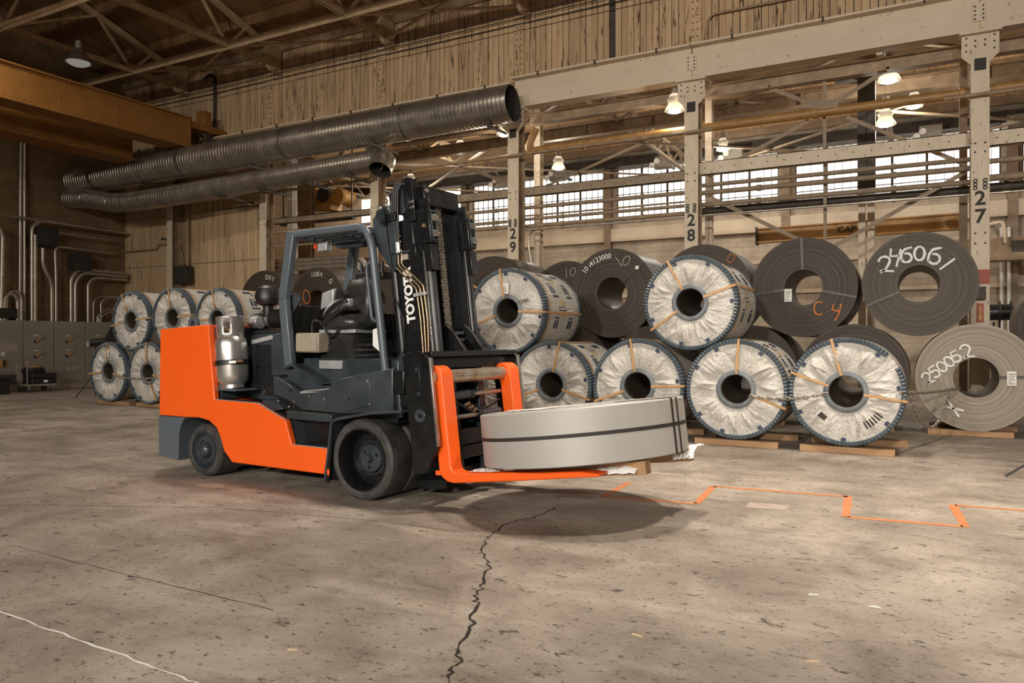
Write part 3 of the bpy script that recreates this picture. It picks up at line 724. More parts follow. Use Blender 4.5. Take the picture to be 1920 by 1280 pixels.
# grey conduits that turn down behind the forklift cab
for k in range(3):
    y = 490 + 8*k; e = [at(505, y+6, 15.5), at(668+0*k, y-9+0, 15.5), at(687-9*k, y+4, 15.5), at(687-9*k, 560, 15.5)]; e[3].z = 0
    e[0].z = e[1].z; e[2] = Vector((e[3].x, e[1].y, e[1].z))
    pipe('bent_conduit', ['outermost of three grey conduits turning down behind the cab', 'middle of three grey conduits turning down behind the cab', 'innermost of three grey conduits turning down behind the cab'][k], 'conduit', [e[0], e[2], e[3]], .06, 'conduit', 'grey conduits behind the cab', 12, .5)
pipe('wall_conduit', 'grey conduit hooked down right of column 29', 'conduit', [at(1012,560,15.0), at(991,470,15.0)+Vector((0,0,.0)), at(992,432,15.0), at(1050,426,15.0)], .022, 'conduit', bendr=.2)
def brace(label, p, q, w_=.075, Y=15.25, mat='aisle_steel', name='cross_brace'):
    a, b = at(*p, Y), at(*q, Y); t = thing(name, label, 'brace', a, 0, 'frame bracing'); d = b - a
    m = MB().beam((0,0,0), d, .014, w_, (0,1,0)); m.xf(lambda x, y, z: (x, y, z))
    MB().beam((0,-.05,0), d+Vector((0,-.05,0)), w_, .014, (0,-1,0)).build('outer_leg', MT[mat], t, smooth=0)
    MB().beam((0,0,0), d, .014, .10, Vector((0,1,0))).build('inner_leg', MT[mat], t, smooth=0)
    return t
brace('upper left brace falling to the bracing node', (1440,165), (1540,203))
brace('upper right brace rising from the bracing node', (1552,203), (1668,129))
brace('lower left brace falling from the brown pipe towards column 28', (1518,227), (1330,331))
brace('lower right brace falling from the brown pipe towards column 27', (1588,221), (1812,310))
brace('low brace falling right from column 28 to the coils', (1335,372), (1510,455))
brace('low brace falling left from column 27 to the coils', (1812,322), (1560,465))
brace('vertical tie through the bracing node', (1546,152), (1548,470), .06)
p = at(1546,200,15.0); t = MB().box(-.22,.22,-.012,.012,-.1,.12).build('node_plate', MT['aisle_steel']); t.location = p; tag(t, 'bolted plate where the braces meet', 'plate')
# mid-aisle columns and beams
p = at(1625, 378, 17.0)
t = thing('aisle_column', 'aisle column with dark upper half and cream lower half', 'column', (p.x, 17.0, 0))
for sx in (-1, 1): 
    MB().box(sx*.085-.08, sx*.085+.08, -.12, .12, p.z, 6.9).build('dark_shaft', MT['dark_steel'], t); MB().box(sx*.085-.065, sx*.085+.065, -.12, .12, 0, p.z).build('pale_shaft', MT['cream'], t)
MB().box(-.6, .6, -.1, .1, 6.75, 6.9).build('head_plate', MT['dark_steel'], t)
for k, (px, lab) in enumerate(((548, 'white post behind the rear of the overhead guard'), (575, 'dark tan post just right of the white post'), (1010, 'pale post hugging the right side of column 29'), (1330, 'pale post just right of column 28'), (1806, 'slim tan post just left of column 27'))):
    Y = (16.5, 19.5, 16.0, 16.0, 15.6)[k]; a = at(px, 400, Y)
    t = thing('aisle_post', lab, 'post', (a.x, Y, 0)); w_ = (.11,.3,.08,.07,.06)[k]
    MB().ibeam((0,0,0),(0,0,7.7),.18,w_*2,.012,.01,(0,1,0)).build('shaft', MT[('white','tan_steel','cream','cream','tan_steel')[k]], t, smooth=0); MB().box(-.16,.16,-.14,.14,0,.02).build('foot_plate', MT['dark_steel'], t)
a = at(1250, 205, 18.5)
t = thing('aisle_beam', 'brown beam high in the aisle behind the bracing', 'beam', (a.x-10, 18.5, 6.95)); MB().ibeam((0,0,0),(22,0,0),.3,.2).build('beam', MT['tan_steel'], t, smooth=0)
for k in range(12): MB().box(.6+1.8*k, .63+1.8*k, -.1, .1, -.14, .14).build('stiffener', MT['tan_steel'], t)
# ochre jib beam with CAP lettering
a, b = at(1418, 443, 18.0), at(1812, 402, 18.0); b.z = a.z + (b.z-a.z)*.25
t = thing('jib_beam', 'rusty ochre hoist beam between the braces and column 27', 'beam', a)
d = b-a; MB().ibeam((0,0,0), d, .34, .2, .03, .02).build('beam', MT['ochre'], t)
vs, fs = text_mesh('CAP', .2, .004); f = d*.46
MB().add([(f.x+x_, -.03, f.z+y_) for x_, y_, z_ in vs], fs).build('lettering', MT['stencil'], t, smooth=0)
MB().box(0,.04,-.12,.12,-.2,.2).build('end_plate', MT['dark_steel'], t)
# orange hoist trolley seen left of the mast
a = at(590, 378, 20.0)
t = thing('hoist_trolley', 'ochre hoist trolley with dark drums beyond the cab roof', 'hoist', a)
MB().prism([(-.9,-.25),(1.0,-.4),(1.0,.1),(-.9,.35)], -.3, .3).build('side_frame', MT['ochre'], t, bevel=.02)
for k, x_ in enumerate((-.55, .1, .7, 1.35)):
    MB().lathe([(0,-.35),(.27,-.35),(.3,-.28),(.24,-.2),(.24,.2),(.3,.3),(0,.3)], (x_, 0, .38-.12*k), (0,1,0), 20).build('drum', MT['dark_steel' if k % 2 == 0 else 'ochre'], t)
MB().box(-1.6, 1.8, -.1, .1, -.75, -.45).build('rail_beam', MT['dark_steel'], t)
for x_ in (-1.5, 1.7): MB().box(x_-.02, x_+.02, -.02, .02, -.45, 8.3-a.z).build('hanger_rod', MT['dark_steel'], t)
# aisle roof trusses
for k, x in enumerate((-19.2, -13.0, -6.8, -.6)):
    t = thing('aisle_truss', ['pale aisle truss left of the cab', 'pale aisle truss behind the mast', 'pale aisle truss between columns 29 and 28', 'pale aisle truss behind the bracing'][k], 'truss', (x, 15, 6.9), 0, 'aisle roof trusses')
    MB().beam((0,.2,.15),(0,10.55,.15),.12,.08).build('bottom_chord', MT['aisle_steel'], t, smooth=0); MB().beam((0,.2,.64),(0,10.55,.64),.12,.08).build('top_chord', MT['aisle_steel'], t, smooth=0)
    for q in range(6):
        y0 = .4+1.6*q; MB().beam((0,y0,.15),(0,y0+.75,.64),.05,.06).build('web_member', MT['aisle_steel'], t, smooth=0); MB().beam((0,y0+.75,.64),(0,y0+1.5,.15),.05,.06).build('web_member', MT['aisle_steel'], t, smooth=0)
for k, x in enumerate((-19.2, -13.0, -6.8, -.6)):
    for s in (0, 1):
        p = (x, 15.6+5*s, 7.0); q = (x+6.2, 20.6+5*(s), 7.0); p2 = (x, 20.6+5*s, 7.0); q2 = (x+6.2, 15.6+5*s, 7.0)
        t = thing('aisle_brace', 'crossed flat bars in the %s half of the aisle roof %s' % (('near', 'far')[s], ('left of the cab', 'behind the mast', 'left of the bracing', 'behind the bracing')[k]), 'brace', p, 0, 'aisle roof braces')
        for e, (u, v) in enumerate(((p, q), (p2, q2))):
            c0 = Vector(u)-Vector(p); MB().beam(c0, c0+Vector(v)-Vector(u), .09, .05).build('flat_bar', MT['aisle_steel'], t, smooth=0)
# --- lamps
def high_bay(label, loc, r, watts, drop, mat='baresteel', group=None, glow='glow', spread=150, point=False):
    t = thing('high_bay_lamp', label, 'lamp', loc, 0, group)
    MB().lathe([(.05,.34),(.09,.34),(.12,.28),(.16,.24),(r*.62,.16),(r*.88,.06),(r,0),(r*.985,-.004),(r*.86,.055),(r*.6,.15),(.10,.22)], (0,0,0), (0,0,1), 32).build('reflector', MT[mat], t)
    MB().cyl((0,0,.34),(0,0,.52),.075,.06,14).build('ballast_housing', MT['cabinet'], t)
    MB().cyl((0,0,.52),(0,0,drop),.008,.008,6).build('hanger', MT['stencil'], t)
    if point: MB().lathe([(.001,-.03),(r*.5,-.02),(r*.55,.0),(.001,.005)], (0,0,0), (0,0,1), 20).build('bulb', MT[glow], t)
    elif watts or glow != 'glow': MB().lathe([(.001,.16),(r*.4,.10),(r*.8,.04),(r*.84,-.005),(r*.6,-.05),(.001,-.065)], (0,0,0), (0,0,1), 20).build('bulb', MT[glow], t)
    if watts:
        l = bpy.data.lights.new('lamp_light', 'POINT' if point else 'AREA'); l.energy = watts; l.color = LAMP_COL
        if point: l.shadow_soft_size = .07
        else: l.shape = 'DISK'; l.size = r*1.7; l.spread = rad(spread)
        o = bpy.data.objects.new('lamp_light', l); COL.objects.link(o); o.parent = t; o.location = (0,0,-.16 if point else -.08)
    return t
for i, (x, y, z, wt) in enumerate(HALL_LAMPS):
    if i == 0: p = atX(147, 118, -17.6); high_bay('dim chrome high-bay lamp hanging among the roof trusses', p, .3, 0, roof_z(p.y)-p.z, 'baresteel', None, 'glow_dim')
    else: high_bay('high-bay lamp over the hall, out of view above', (x, y, z), .34, wt, roof_z(y)-z, 'baresteel', 'hall lamps out of view', 'glow', 165 if i < 3 else 85)
for k, (px, py, Y, r, lab) in enumerate(((945,253,14.95,.17,'glaring lamp below the mouth of the big duct'), (1265,208,14.95,.20,'glaring lamp left of column 28'), (1047,316,19.5,.2,'dome lamp in the aisle right of column 29'), (1660,234,18.5,.22,'dome lamp right of the dark aisle column'), (1667,151,17.0,.22,'lamp half hidden under the beam near the dark aisle column'))):
    p = at(px, py, Y); high_bay(lab, p, r, AISLE_W*(.35 if k < 2 else 1), 8.3-p.z, 'acrylic', None, 'glow', 170, True)
for k, (x, y) in enumerate(((-12, 19), (-5, 22.5), (0, 20.5), (-16, 22))):
    high_bay('aisle high-bay lamp hidden behind the frame', (x, y, 7.0), .2, AISLE_W*1.4, 1.3, 'acrylic', 'hidden aisle lamps', 'glow', 170, True)
for k, (x, y, z, wt) in enumerate(FILL_FLOODS):  # made-up lamps, placed only to brighten the coil faces and truck side
    t = thing('fill_flood', 'added fill lamp behind the camera, out of view', 'lamp', (x, y, z), 0, 'added fill lamps out of view')
    dv = (Vector((-3.5 + x*.35, 8.0, 1.2)) - Vector((x, y, z))).normalized(); rx = dv.to_track_quat('-Z', 'Y')
    hd = MB().box(-.45, .45, -.32, .32, .0, .25).build('housing', MT['cabinet'], t, bevel=.02); hd.rotation_mode = 'QUATERNION'; hd.rotation_quaternion = rx
    gl_ = MB().box(-.4, .4, -.27, .27, -.004, .0).build('lens', MT['glow'], t, smooth=0); gl_.rotation_mode = 'QUATERNION'; gl_.rotation_quaternion = rx
    MB().box(-.05, .05, -.6, -.1, -.1, .1).build('bracket', MT['dark_steel'], t)
    l = bpy.data.lights.new('fill_light', 'AREA'); l.shape = 'RECTANGLE'; l.size = .8; l.size_y = .54; l.energy = wt; l.color = FILL_COL; l.spread = rad(75)
    o = bpy.data.objects.new('fill_light', l); COL.objects.link(o); o.parent = t; o.location = dv*.03; o.rotation_mode = 'QUATERNION'; o.rotation_quaternion = rx
# twin-spot emergency light boxes on the far wall header
for k, (px, py, lab) in enumerate(((940,340,'over the window beside the mast'), (1046,327,'under the small aisle dome lamp'), (1245,303,'below the glaring lamp, over the middle window'), (1375,289,'over the window left of the bracing tie'), (1745,248,'right of the dark aisle column'), (1912,228,'cut by the right picture edge'))):
    p = at(px, py, 24.6); t = thing('emergency_light', 'grey twin-spot emergency light box ' + lab, 'light', p, 0, 'emergency light boxes')
    MB().box(-.3, .3, -.1, .12, -.24, .2).build('housing', MT['cabinet'], t, bevel=.02); MB().box(-.05,.05,.12,1.2,-.02,.06).build('arm', MT['dark_steel'], t)
    for s in (0, 1): MB().lathe([(0,.1),(.07,.08),(.10,-.04),(.09,-.06),(0,-.04)], (-.36+.16*s, -.14, -.12+.13*s), (0,1,0), 14).build('spot_head', MT['white'], t)
# --- hose reel, wall pipes, far goods beyond column 27
p = at(1874, 585, 18.5); t = thing('hose_reel', 'dark hose reel hanging right of column 27', 'reel', p)
for s in (-.2, 0, .2): MB().lathe([(0,-.015),(.24,-.015),(.24,.015),(0,.015)], (s,0,0), (1,0,0), 20).build('flange', MT['dark_steel'], t)
MB().cyl((-.2,0,0),(.2,0,0),.17,None,18).build('wound_hose', MT['black'], t); MB().box(-.42,-.2,-.1,.1,-.1,.12).build('drive_box', MT['dark_steel'], t)
m = MB().tube([(.22,0,.1),(.32,0,.05),(.3,0,-.3),(.22,0,-.6)], .02, 8); m.build('hose_tail', MT['black'], t); MB().tube([(-.1,0,-.2),(-.1,0,-p.z)], .02, 8).tube([(0,0,-.2),(.02,0,-p.z)], .02, 8).build('stand', MT['dark_steel'], t)
for k, px in enumerate((1878, 1892)): 
    a = at(px, 470, 25.6); pipe('riser_pipe', ['white riser pipe on the far wall behind the hose reel', 'second white riser pipe on the far wall behind the hose reel'][k], 'pipe', [(a.x,25.6,0),(a.x,25.6,4.6)], .05, 'white')
a = at(1870, 468, 24.0); t = thing('wall_duct_box', 'grey-cream duct running right from column 27', 'duct', (a.x-.6, 24.0, a.z)); MB().box(-.5, 8, -.25, .25, -.32, .3).build('trunk', MT['tan_steel'], t, bevel=.02); MB().box(.9,1.4,-.27,-.25,-.1,.2).build('grille', MT['dark_steel'], t)
pipe('loop_conduit', 'pair-like cream conduit looped above the duct right of column 27', 'conduit', [at(1858,420,25.98), at(1858,420,23.5), at(1880,415,23.5), at(1884,430,23.5), at(1886,455,23.5)], .05, 'cream', bendr=.3)

# ================================================================ left end: switchgear, conduits, boxes
PADX = -20.98
t = thing('equipment_plinth', 'low concrete plinth under the grey switchgear', 'plinth', (-21.4, 11, 0)); MB().box(-.48, .42, -6, 3.75, 0, .15).build('slab', MT['concrete'], t, bevel=.01)
seams = [8.9, 9.75, 10.62, 11.49, 12.31, 13.2, 14.1]
labs = ['grey switchgear cabinet cut by the left picture edge', 'second grey switchgear cabinet from the left picture edge', 'grey switchgear cabinet with square window and breaker behind the trolley', 'grey switchgear cabinet with two handles right behind the trolley cases', 'grey switchgear cabinet with two handles and a label drawer', 'grey switchgear cabinet partly hidden by the softbox']
for i in range(6):
    y0, y1 = seams[i]+.006, seams[i+1]-.006; W = y1-y0
    t = thing('switchgear_cabinet', labs[i], 'cabinet', (-21.15, (y0+y1)/2, .15), 0, 'grey switchgear row')
    MB().box(-.6, 0, -W/2, W/2, 0, 1.74).build('body', MT['cabinet'], t, bevel=.006)
    MB().box(0, .012, -W/2+.02, W/2-.02, 1.42, 1.70).build('top_panel', MT['cabinet'], t, bevel=.003)
    if i >= 3:
        d = MB().box(0, .016, -W/2+.03, W/2-.25, .98, 1.38).build('door', MT['cabinet'], t, bevel=.004); 
        d2 = MB().box(0, .016, -W/2+.03, W/2-.25, .52, .96).build('door', MT['cabinet'], t, bevel=.004)
        for dd, z in ((d, 1.2), (d2, .79)):
            MB().beam((.05,-.12,z-.03),(.07,.02,z+.1),.035,.035).build('handle', MT['ochre'], dd); MB().cyl((.016,-.12,z-.03),(.06,-.12,z-.03),.035,None,12).build('handle_hub', MT['black'], dd)
            MB().box(.016,.018,-.16,-.02,z+.13,z+.15).build('name_strip', MT['paper'], dd)
        MB().box(0, .02, -W/2+.03, W/2-.12, .30, .49).build('drawer_panel', MT['cabinet'], t, bevel=.004)
        for yy in (-.12, .05): MB().box(.02, .023, yy, yy+.1, .36, .46).build('name_plate', MT['beige'], t)
        MB().box(0, .014, W/2-.22, W/2-.03, .34, 1.38).build('wireway_door', MT['cabinet'], t, bevel=.003)
    else:
        MB().box(0, .015, -W/2+.03, W/2-.04, .36, 1.16).build('door', MT['cabinet'], t, bevel=.004)
        for yy in range(3): MB().box(.015, .018, -W/2+.06+yy*.22, -W/2+.26+yy*.22, .92, 1.12).build('meter_window', MT['beige'], t)
        MB().box(.015, .06, -.18, -.02, .5, .7).build('breaker', MT['ochre'], t); MB().box(.06, .09, -.12, -.06, .52, .68).build('breaker_toggle', MT['black'], t)
        MB().box(.015,.018,-.14,-.05,.80,.9).build('name_plate', MT['paper'], t)
        for yy in range(3): MB().box(0, .012, -W/2+.06+yy*.22, -W/2+.25+yy*.22, .05, .3).build('vent_panel', MT['cabinet_dark'], t)
def endpipe(label, pts, r, X=-21.5, mat='conduit', bd=.25):
    P = [atX(px, py, X) for px, py in pts]
    if P[0].z < 2.1: P[0].z = 1.89
    return pipe('conduit', label, 'conduit', P, r, mat, 'conduits over the switchgear', 10, bd)
endpipe('fat conduit pair member rising to the big black box', [(60,602),(60,425),(75,413),(235,436)], .055)
endpipe('conduit rising straight beside the fat one to the black box', [(66,602),(66,440)], .05)
endpipe('conduit with a dogleg under the black box, left of two', [(97,603),(97,530),(80,500),(80,465)], .05)
endpipe('conduit with a dogleg under the black box, right of two', [(105,603),(105,520),(103,470),(108,462),(210,474)], .04)
endpipe('outer of two tall conduits bending right into the wall louvre', [(133,603),(133,520),(148,504),(238,513)], .05)
endpipe('inner of two tall conduits bending right into the wall louvre', [(141,603),(141,528),(155,511),(238,519)], .05)
endpipe('third conduit bending right into the wall louvre', [(165,605),(165,530),(178,520),(238,525)], .045)
endpipe('small bent conduit at the right end of the switchgear', [(183,605),(183,592),(196,580),(220,580)], .035, bd=.2)
endpipe('smaller bent conduit beside it at the right end', [(187,605),(187,597),(200,585),(222,584)], .035, bd=.2)
endpipe('thin conduit rising right of the louvre conduits', [(175,605),(175,565),(185,555),(235,556)], .022)
endpipe('second thin conduit rising right of the louvre conduits', [(189,600),(189,567),(198,558),(235,558)], .03)
endpipe('thick conduit arch at the far left', [(33,600),(33,560),(20,548),(8,560),(8,600)], .055)
endpipe('inner conduit arch at the far left', [(40,600),(40,555),(28,543),(12,552),(12,600)], .045)
endpipe('tall conduit at the left picture edge', [(2,600),(5,440),(-4,424),(-30,424)], .06)
endpipe('tall twin conduit running up to the crane, left', [(37,600),(39,262)], .045, -21.7)
endpipe('tall twin conduit running up to the crane, right', [(46,600),(46,262)], .045, -21.7)
endpipe('long thin conduit crossing above the black box', [(0,402),(72,412)], .03)
endpipe('long conduit from the black box to the corner', [(106,436),(214,450)], .03)
endpipe('thin conduit stepping across the lower boards', [(205,474),(214,475)], .02)
pipe('conduit', 'thin conduit with a step on the lower boards ending at the grey box', 'conduit', [at(212,474,14.85), at(293,467,14.85), at(295,459,14.85), at(330,457,14.85), at(341,470,14.85), at(343,502,14.85)], .022, 'tan_steel', bendr=.2)
pipe('conduit', 'black post on the lower boards beside the narrow column', 'conduit', [at(322,540,14.7), at(322,448,14.7), at(303,448,14.7)], .03, 'stencil')
pipe('conduit', 'brown pipe dropping down the boards into the grey box', 'conduit', [at(352,372,14.8), at(352,500,14.8)], .04, 'tan_steel')
for (px0, px1, py0, py1, lab) in ((65,104,424,463,'big black square junction box above the switchgear'), (134,166,475,508,'smaller black junction box right of the big one'), (-6,26,577,597,'black junction box low at the left picture edge')):
    a, b = atX(px0, py0, -21.55), atX(px1, py1, -21.55); t = thing('junction_box', lab, 'box', (-21.55, (a.y+b.y)/2, b.z))
    MB().box(-.15, .15, a.y-t.location.y, b.y-t.location.y, 0, a.z-b.z).build('body', MT['stencil'], t, bevel=.01); MB().box(.15, .165, a.y-t.location.y+.03, b.y-t.location.y-.03, .03, a.z-b.z-.03).build('cover', MT['stencil'], t, bevel=.005)
p = at(346, 515, 14.7); t = thing('junction_box', 'dark grey box hung on the lower boards beside the narrow column', 'box', p); MB().box(-.3, .22, -.12, .12, -.26, .26).build('body', MT['stencil'], t, bevel=.01); MB().box(-.27,.19,-.135,-.12,-.23,.23).build('cover', MT['stencil'], t, bevel=.004)
# trolley with cases
g = ground(57, 731); t = thing('platform_trolley', 'small platform trolley in front of the switchgear', 'trolley', (-20.35, 11.35, 0), rad(90))
MB().box(-.35, .42, -.25, .25, .17, .21).build('platform', MT['cabinet'], t, bevel=.008); MB().tube(bend([(-.33,-.22,.2),(-.33,-.22,.85),(-.33,.22,.85),(-.33,.22,.2)], .12), .017, 8).build('push_handle', MT['conduit'], t)
for sx in (-.27, .33):
    for sy in (-.18, .18): MB().cyl((sx, sy-.02, .075), (sx, sy+.02, .075), .075, None, 14).build('wheel', MT['rubber'], t); MB().box(sx-.03, sx+.03, sy-.03, sy+.03, .1, .17).build('caster_fork', MT['cabinet'], t)
t = thing('equipment_case', 'black hard case lying on the trolley', 'case', (-20.35, 11.42, .212), rad(90)); MB().box(-.28,.36,-.22,.22,0,.14).build('lower_shell', MT['black'], t, bevel=.02); MB().box(-.28,.36,-.22,.22,.145,.28).build('lid', MT['black'], t, bevel=.02); MB().box(.02,.12,-.235,-.22,.04,.1).build('latch', MT['paper'], t)
t = thing('equipment_case', 'black bag with tan contents on top of the hard case', 'bag', (-20.35, 11.3, .494), rad(90)); MB().lathe([(.001,0),(.24,0),(.27,.08),(.22,.15),(.16,.16),(.001,.13)], (0,0,0), (0,0,1), 18).xf(lambda x, y, z: (x*1.1, y*.8, z)).build('bag_body', MT['black'], t); MB().lathe([(.001,.22),(.12,.2),(.18,.15),(.12,.12)], (0,0,0), (0,0,1), 9).build('contents', MT['wood'], t)
t = thing('equipment_case', 'low black crate at the left picture edge', 'case', (-20.35, 10.3, 0), rad(90)); MB().box(-.5,.3,-.25,.25,0,.36).build('shell', MT['black'], t, bevel=.02); MB().box(-.52,.32,-.27,.27,.36,.44).build('lid', MT['black'], t, bevel=.02)
# photographer's softbox on its stand behind the left coils
p = at(180, 643, 11.0); t = thing('softbox_light', 'black softbox lamp on a stand behind the left coils', 'lamp', (p.x, p.y, 0))
z = p.z; m = MB(); q = [(-.05,.06),(.05,.06),(.05,-.06),(-.05,-.06)]
m.add([(.15,.15+a*1.0,z+b) for a, b in q] + [(.6,.6+a*9,z+.15+b*9) for a, b in q], [(0,1,2,3),(0,4,5,1),(1,5,6,2),(2,6,7,3),(3,7,4,0)]); m.build('softbox_hood', MT['black'], t, smooth=0)
MB().cyl((-.02,-.16,z),(.12,.16,z+.03),.09,None,18).build('lamp_head', MT['black'], t); MB().lathe([(0,-.02),(.04,-.02),(.05,.0),(.09,.0),(.09,.02)], (-.025,-.165,z), (-.2,-1,0), 18).build('dial', MT['beige'], t)
MB().cyl((0,0,.6),(0,0,z),.014,None,8).build('pole', MT['black'], t)
for k in range(3): MB().cyl((0,0,.62),(.5*math.cos(2.1*k+2.6),.5*math.sin(2.1*k+2.6),.01),.012,None,8).build('leg', MT['black'], t)
# stand foot at the right picture edge
g = ground(1885, 895); t = thing('light_stand', 'black stand leg poking in at the right picture edge', 'stand', (g.x+.45, g.y+.1, 0))
for k in range(3):
    a = rad(192+120*k); MB().cyl((.46*math.cos(a), .46*math.sin(a), .012), (0,0,.34), .011, None, 8).build('leg', MT['black'], t)
MB().cyl((0,0,.3),(0,0,1.5),.014,None,8).build('pole', MT['black'], t)

# ================================================================ steel coils
def put(o, R): o.location = (0, 0, R); return o
def disc_pt(r, a, y=0.0): return (r*math.cos(a), y, r*math.sin(a))
def face_strap(t, R, a, r0, r1, y, w_, mat, L=None, name='strap', th=.006):
    d = Vector((math.cos(a), 0, math.sin(a)))
    m = MB().beam(d*r0+Vector((0,y,0)), d*r1+Vector((0,y,0)), w_, th, (0,-1,0))
    if L: m.beam(d*(r1-.002)+Vector((0,y,0)), d*(r1-.002)+Vector((0,L,0)), w_, th, d)
    return put(m.build(name, MT[mat], t, smooth=0), R)
def side_patch(m, r, a0, a1, y0, y1, n=6):
    vs = []; 
    for i in range(n+1):
        a = rad(a0+(a1-a0)*i/n); vs += [(r*math.cos(a), y0, r*math.sin(a)), (r*math.cos(a), y1, r*math.sin(a))]
    return m.add(vs, [(2*i,2*i+1,2*i+3,2*i+2) for i in range(n)])
def wrapped_coil(label, X, z, R, group, seed, straps=(92, 195, 352), L=1.25, Y=9.8, tag_at=None, torn=False, prints=False, note=None):
    rn = random.Random(seed)
    t = thing('wrapped_coil', label, 'coil', (X, Y, z-R), 0, group)
    rb, rc = .29*R, .385*R
    # outer jacket, back face, bore
    put(MB().lathe([(R*.93,.012),(R*.978,.03),(R*.982,L*.3),(R*.975,L*.6),(R*.982,L-.02),(R*.9,L),(rb,L)], n=64).build('side_wrap', MT['wrap'], t), R)
    put(MB().lathe([(rb,-.012),(rb,L)], n=40).build('bore', MT['coil_side'], t), R)
    # gathered face wrap with radial creases
    na, nr = 288, 12; wr = []
    for k in range(48):
        wr.append((rn.uniform(0,2*PI), rn.uniform(.025,.10), rn.uniform(.012,.036)*rn.choice((1,1,-1)), rn.uniform(-.35,.35), rn.uniform(.0,.45), rn.uniform(.55,1.0)))
    vs = []; fs = []
    for i in range(nr+1):
        f = i/nr; r = rc*.96 + (R*.945-rc*.96)*f
        for j in range(na):
            a = 2*PI*j/na; h = .018*math.sin(PI*min(1, f*1.05))
            for (ak, wk, am, sk, f0, f1) in wr:
                da = (a - ak - sk*(f-.3) + PI) % (2*PI) - PI; e = da/(wk*(.55+.9*(1-f)))
                if abs(e) < 4: h += 1.15*am*math.exp(-1.3*abs(e))*max(0, math.sin(PI*min(1, max(0, (f-f0*.4)/(f1*1.05-f0*.4)))))
            vs.append((r*math.cos(a), -.012-max(h, .0), r*math.sin(a)))
    for i in range(nr):
        for j in range(na):
            j2 = (j+1) % na; fs.append((i*na+j, (i+1)*na+j, (i+1)*na+j2, i*na+j2))
    if torn:
        keep = []
        for q, f in enumerate(fs):
            i, j = q // na, q % na; a = math.degrees(2*PI*j/na)
            if ((4 <= i <= 5 and 222 < a < 236) or (5 <= i <= 7 and 296 < a < 326 and (j // 2) % 2)): continue
            keep.append(f)
        fs = keep
    put(MB().add(vs, fs).build('face_wrap', MT['wrap'], t, smooth=60), R)
    put(MB().lathe([(rc,-.006),(R*.94,-.004)], n=48).build('coil_end', MT['coil_dark'], t), R)
    # ribbed edge protector
    nt = 88; m = MB(); o = 0; prof = [(R*.912,-.03),(R*.922,-.05),(R*.974,-.05),(R*.998,-.02),(R*1.0,.03),(R*.995,.07),(R*.983,.07)]
    vs = []; fs = []; n2 = nt*2
    for (r, y) in prof:
        for j in range(n2):
            g = .010 if j % 2 else -.004; a = 2*PI*j/n2
            vs.append(((r+(g*.6 if r > R*.93 else 0))*math.cos(a), y-(g if y < 0 else 0), (r+(g*.6 if r > R*.93 else 0))*math.sin(a)))
    for i in range(len(prof)-1):
        for j in range(n2):
            j2 = (j+1) % n2; fs.append((i*n2+j, i*n2+j2, (i+1)*n2+j2, (i+1)*n2+j))
    if torn: fs = [f for q, f in enumerate(fs) if not (28 < math.degrees(2*PI*(q % n2)/n2) < 44)]
    put(MB().add(vs, fs).build('edge_guard', MT['edge_ring'], t, smooth=20), R)
    put(MB().lathe([(R*.992,L-.06),(R*.997,L-.04),(R*.997,L+.01),(R*.93,L+.015)], n=64).build('edge_guard', MT['edge_ring'], t), R)
    put(MB().lathe([(rb,.04),(rb,-.03),(rb*1.05,-.042),(rc*.93,-.042),(rc,-.03),(rc,-.008)], n=48).build('core_ring', MT['core_ring'], t), R)
    for k, a in enumerate(straps):
        face_strap(t, R, rad(a), rc*.8, R*1.008, -.068, .03, 'strap', L)
    put(MB().lathe([(R*1.002,.10),(R*1.004,.10),(R*1.004,.125),(R*1.002,.125)], n=56).build('girth_strap', MT['strap'], t), R)
    for k in range(7):
        a = 2*PI*(k+rn.uniform(-.25,.25))/7; c = Vector(disc_pt(R*.87, a, -.058)); s = .026
        m = MB().box(-s, s, -.002, .002, -s*.8, s*.8); ca, sa = math.cos(a-PI/2), math.sin(a-PI/2)
        m.xf(lambda x, y, zz: (c.x+x*ca-zz*sa, c.y+y, c.z+x*sa+zz*ca)); put(m.build('tape_flag', MT['navy'], t, smooth=0), R)
    if tag_at is not None:
        a, rr = rad(tag_at[0]), tag_at[1]*R; c = disc_pt(rr, a, -.062)
        m = MB().box(c[0]-.05, c[0]+.05, -.064, -.06, c[2]-.075, c[2]+.075); g = put(m.build('shipping_tag', MT['paper'], t, smooth=0), R)
        m = MB()
        for q in range(4): m.box(c[0]-.035, c[0]+.03-.01*q, -.0655, -.064, c[2]-.045+.026*q, c[2]-.037+.026*q)
        put(m.build('tag_print', MT['stencil'], t, smooth=0), R)
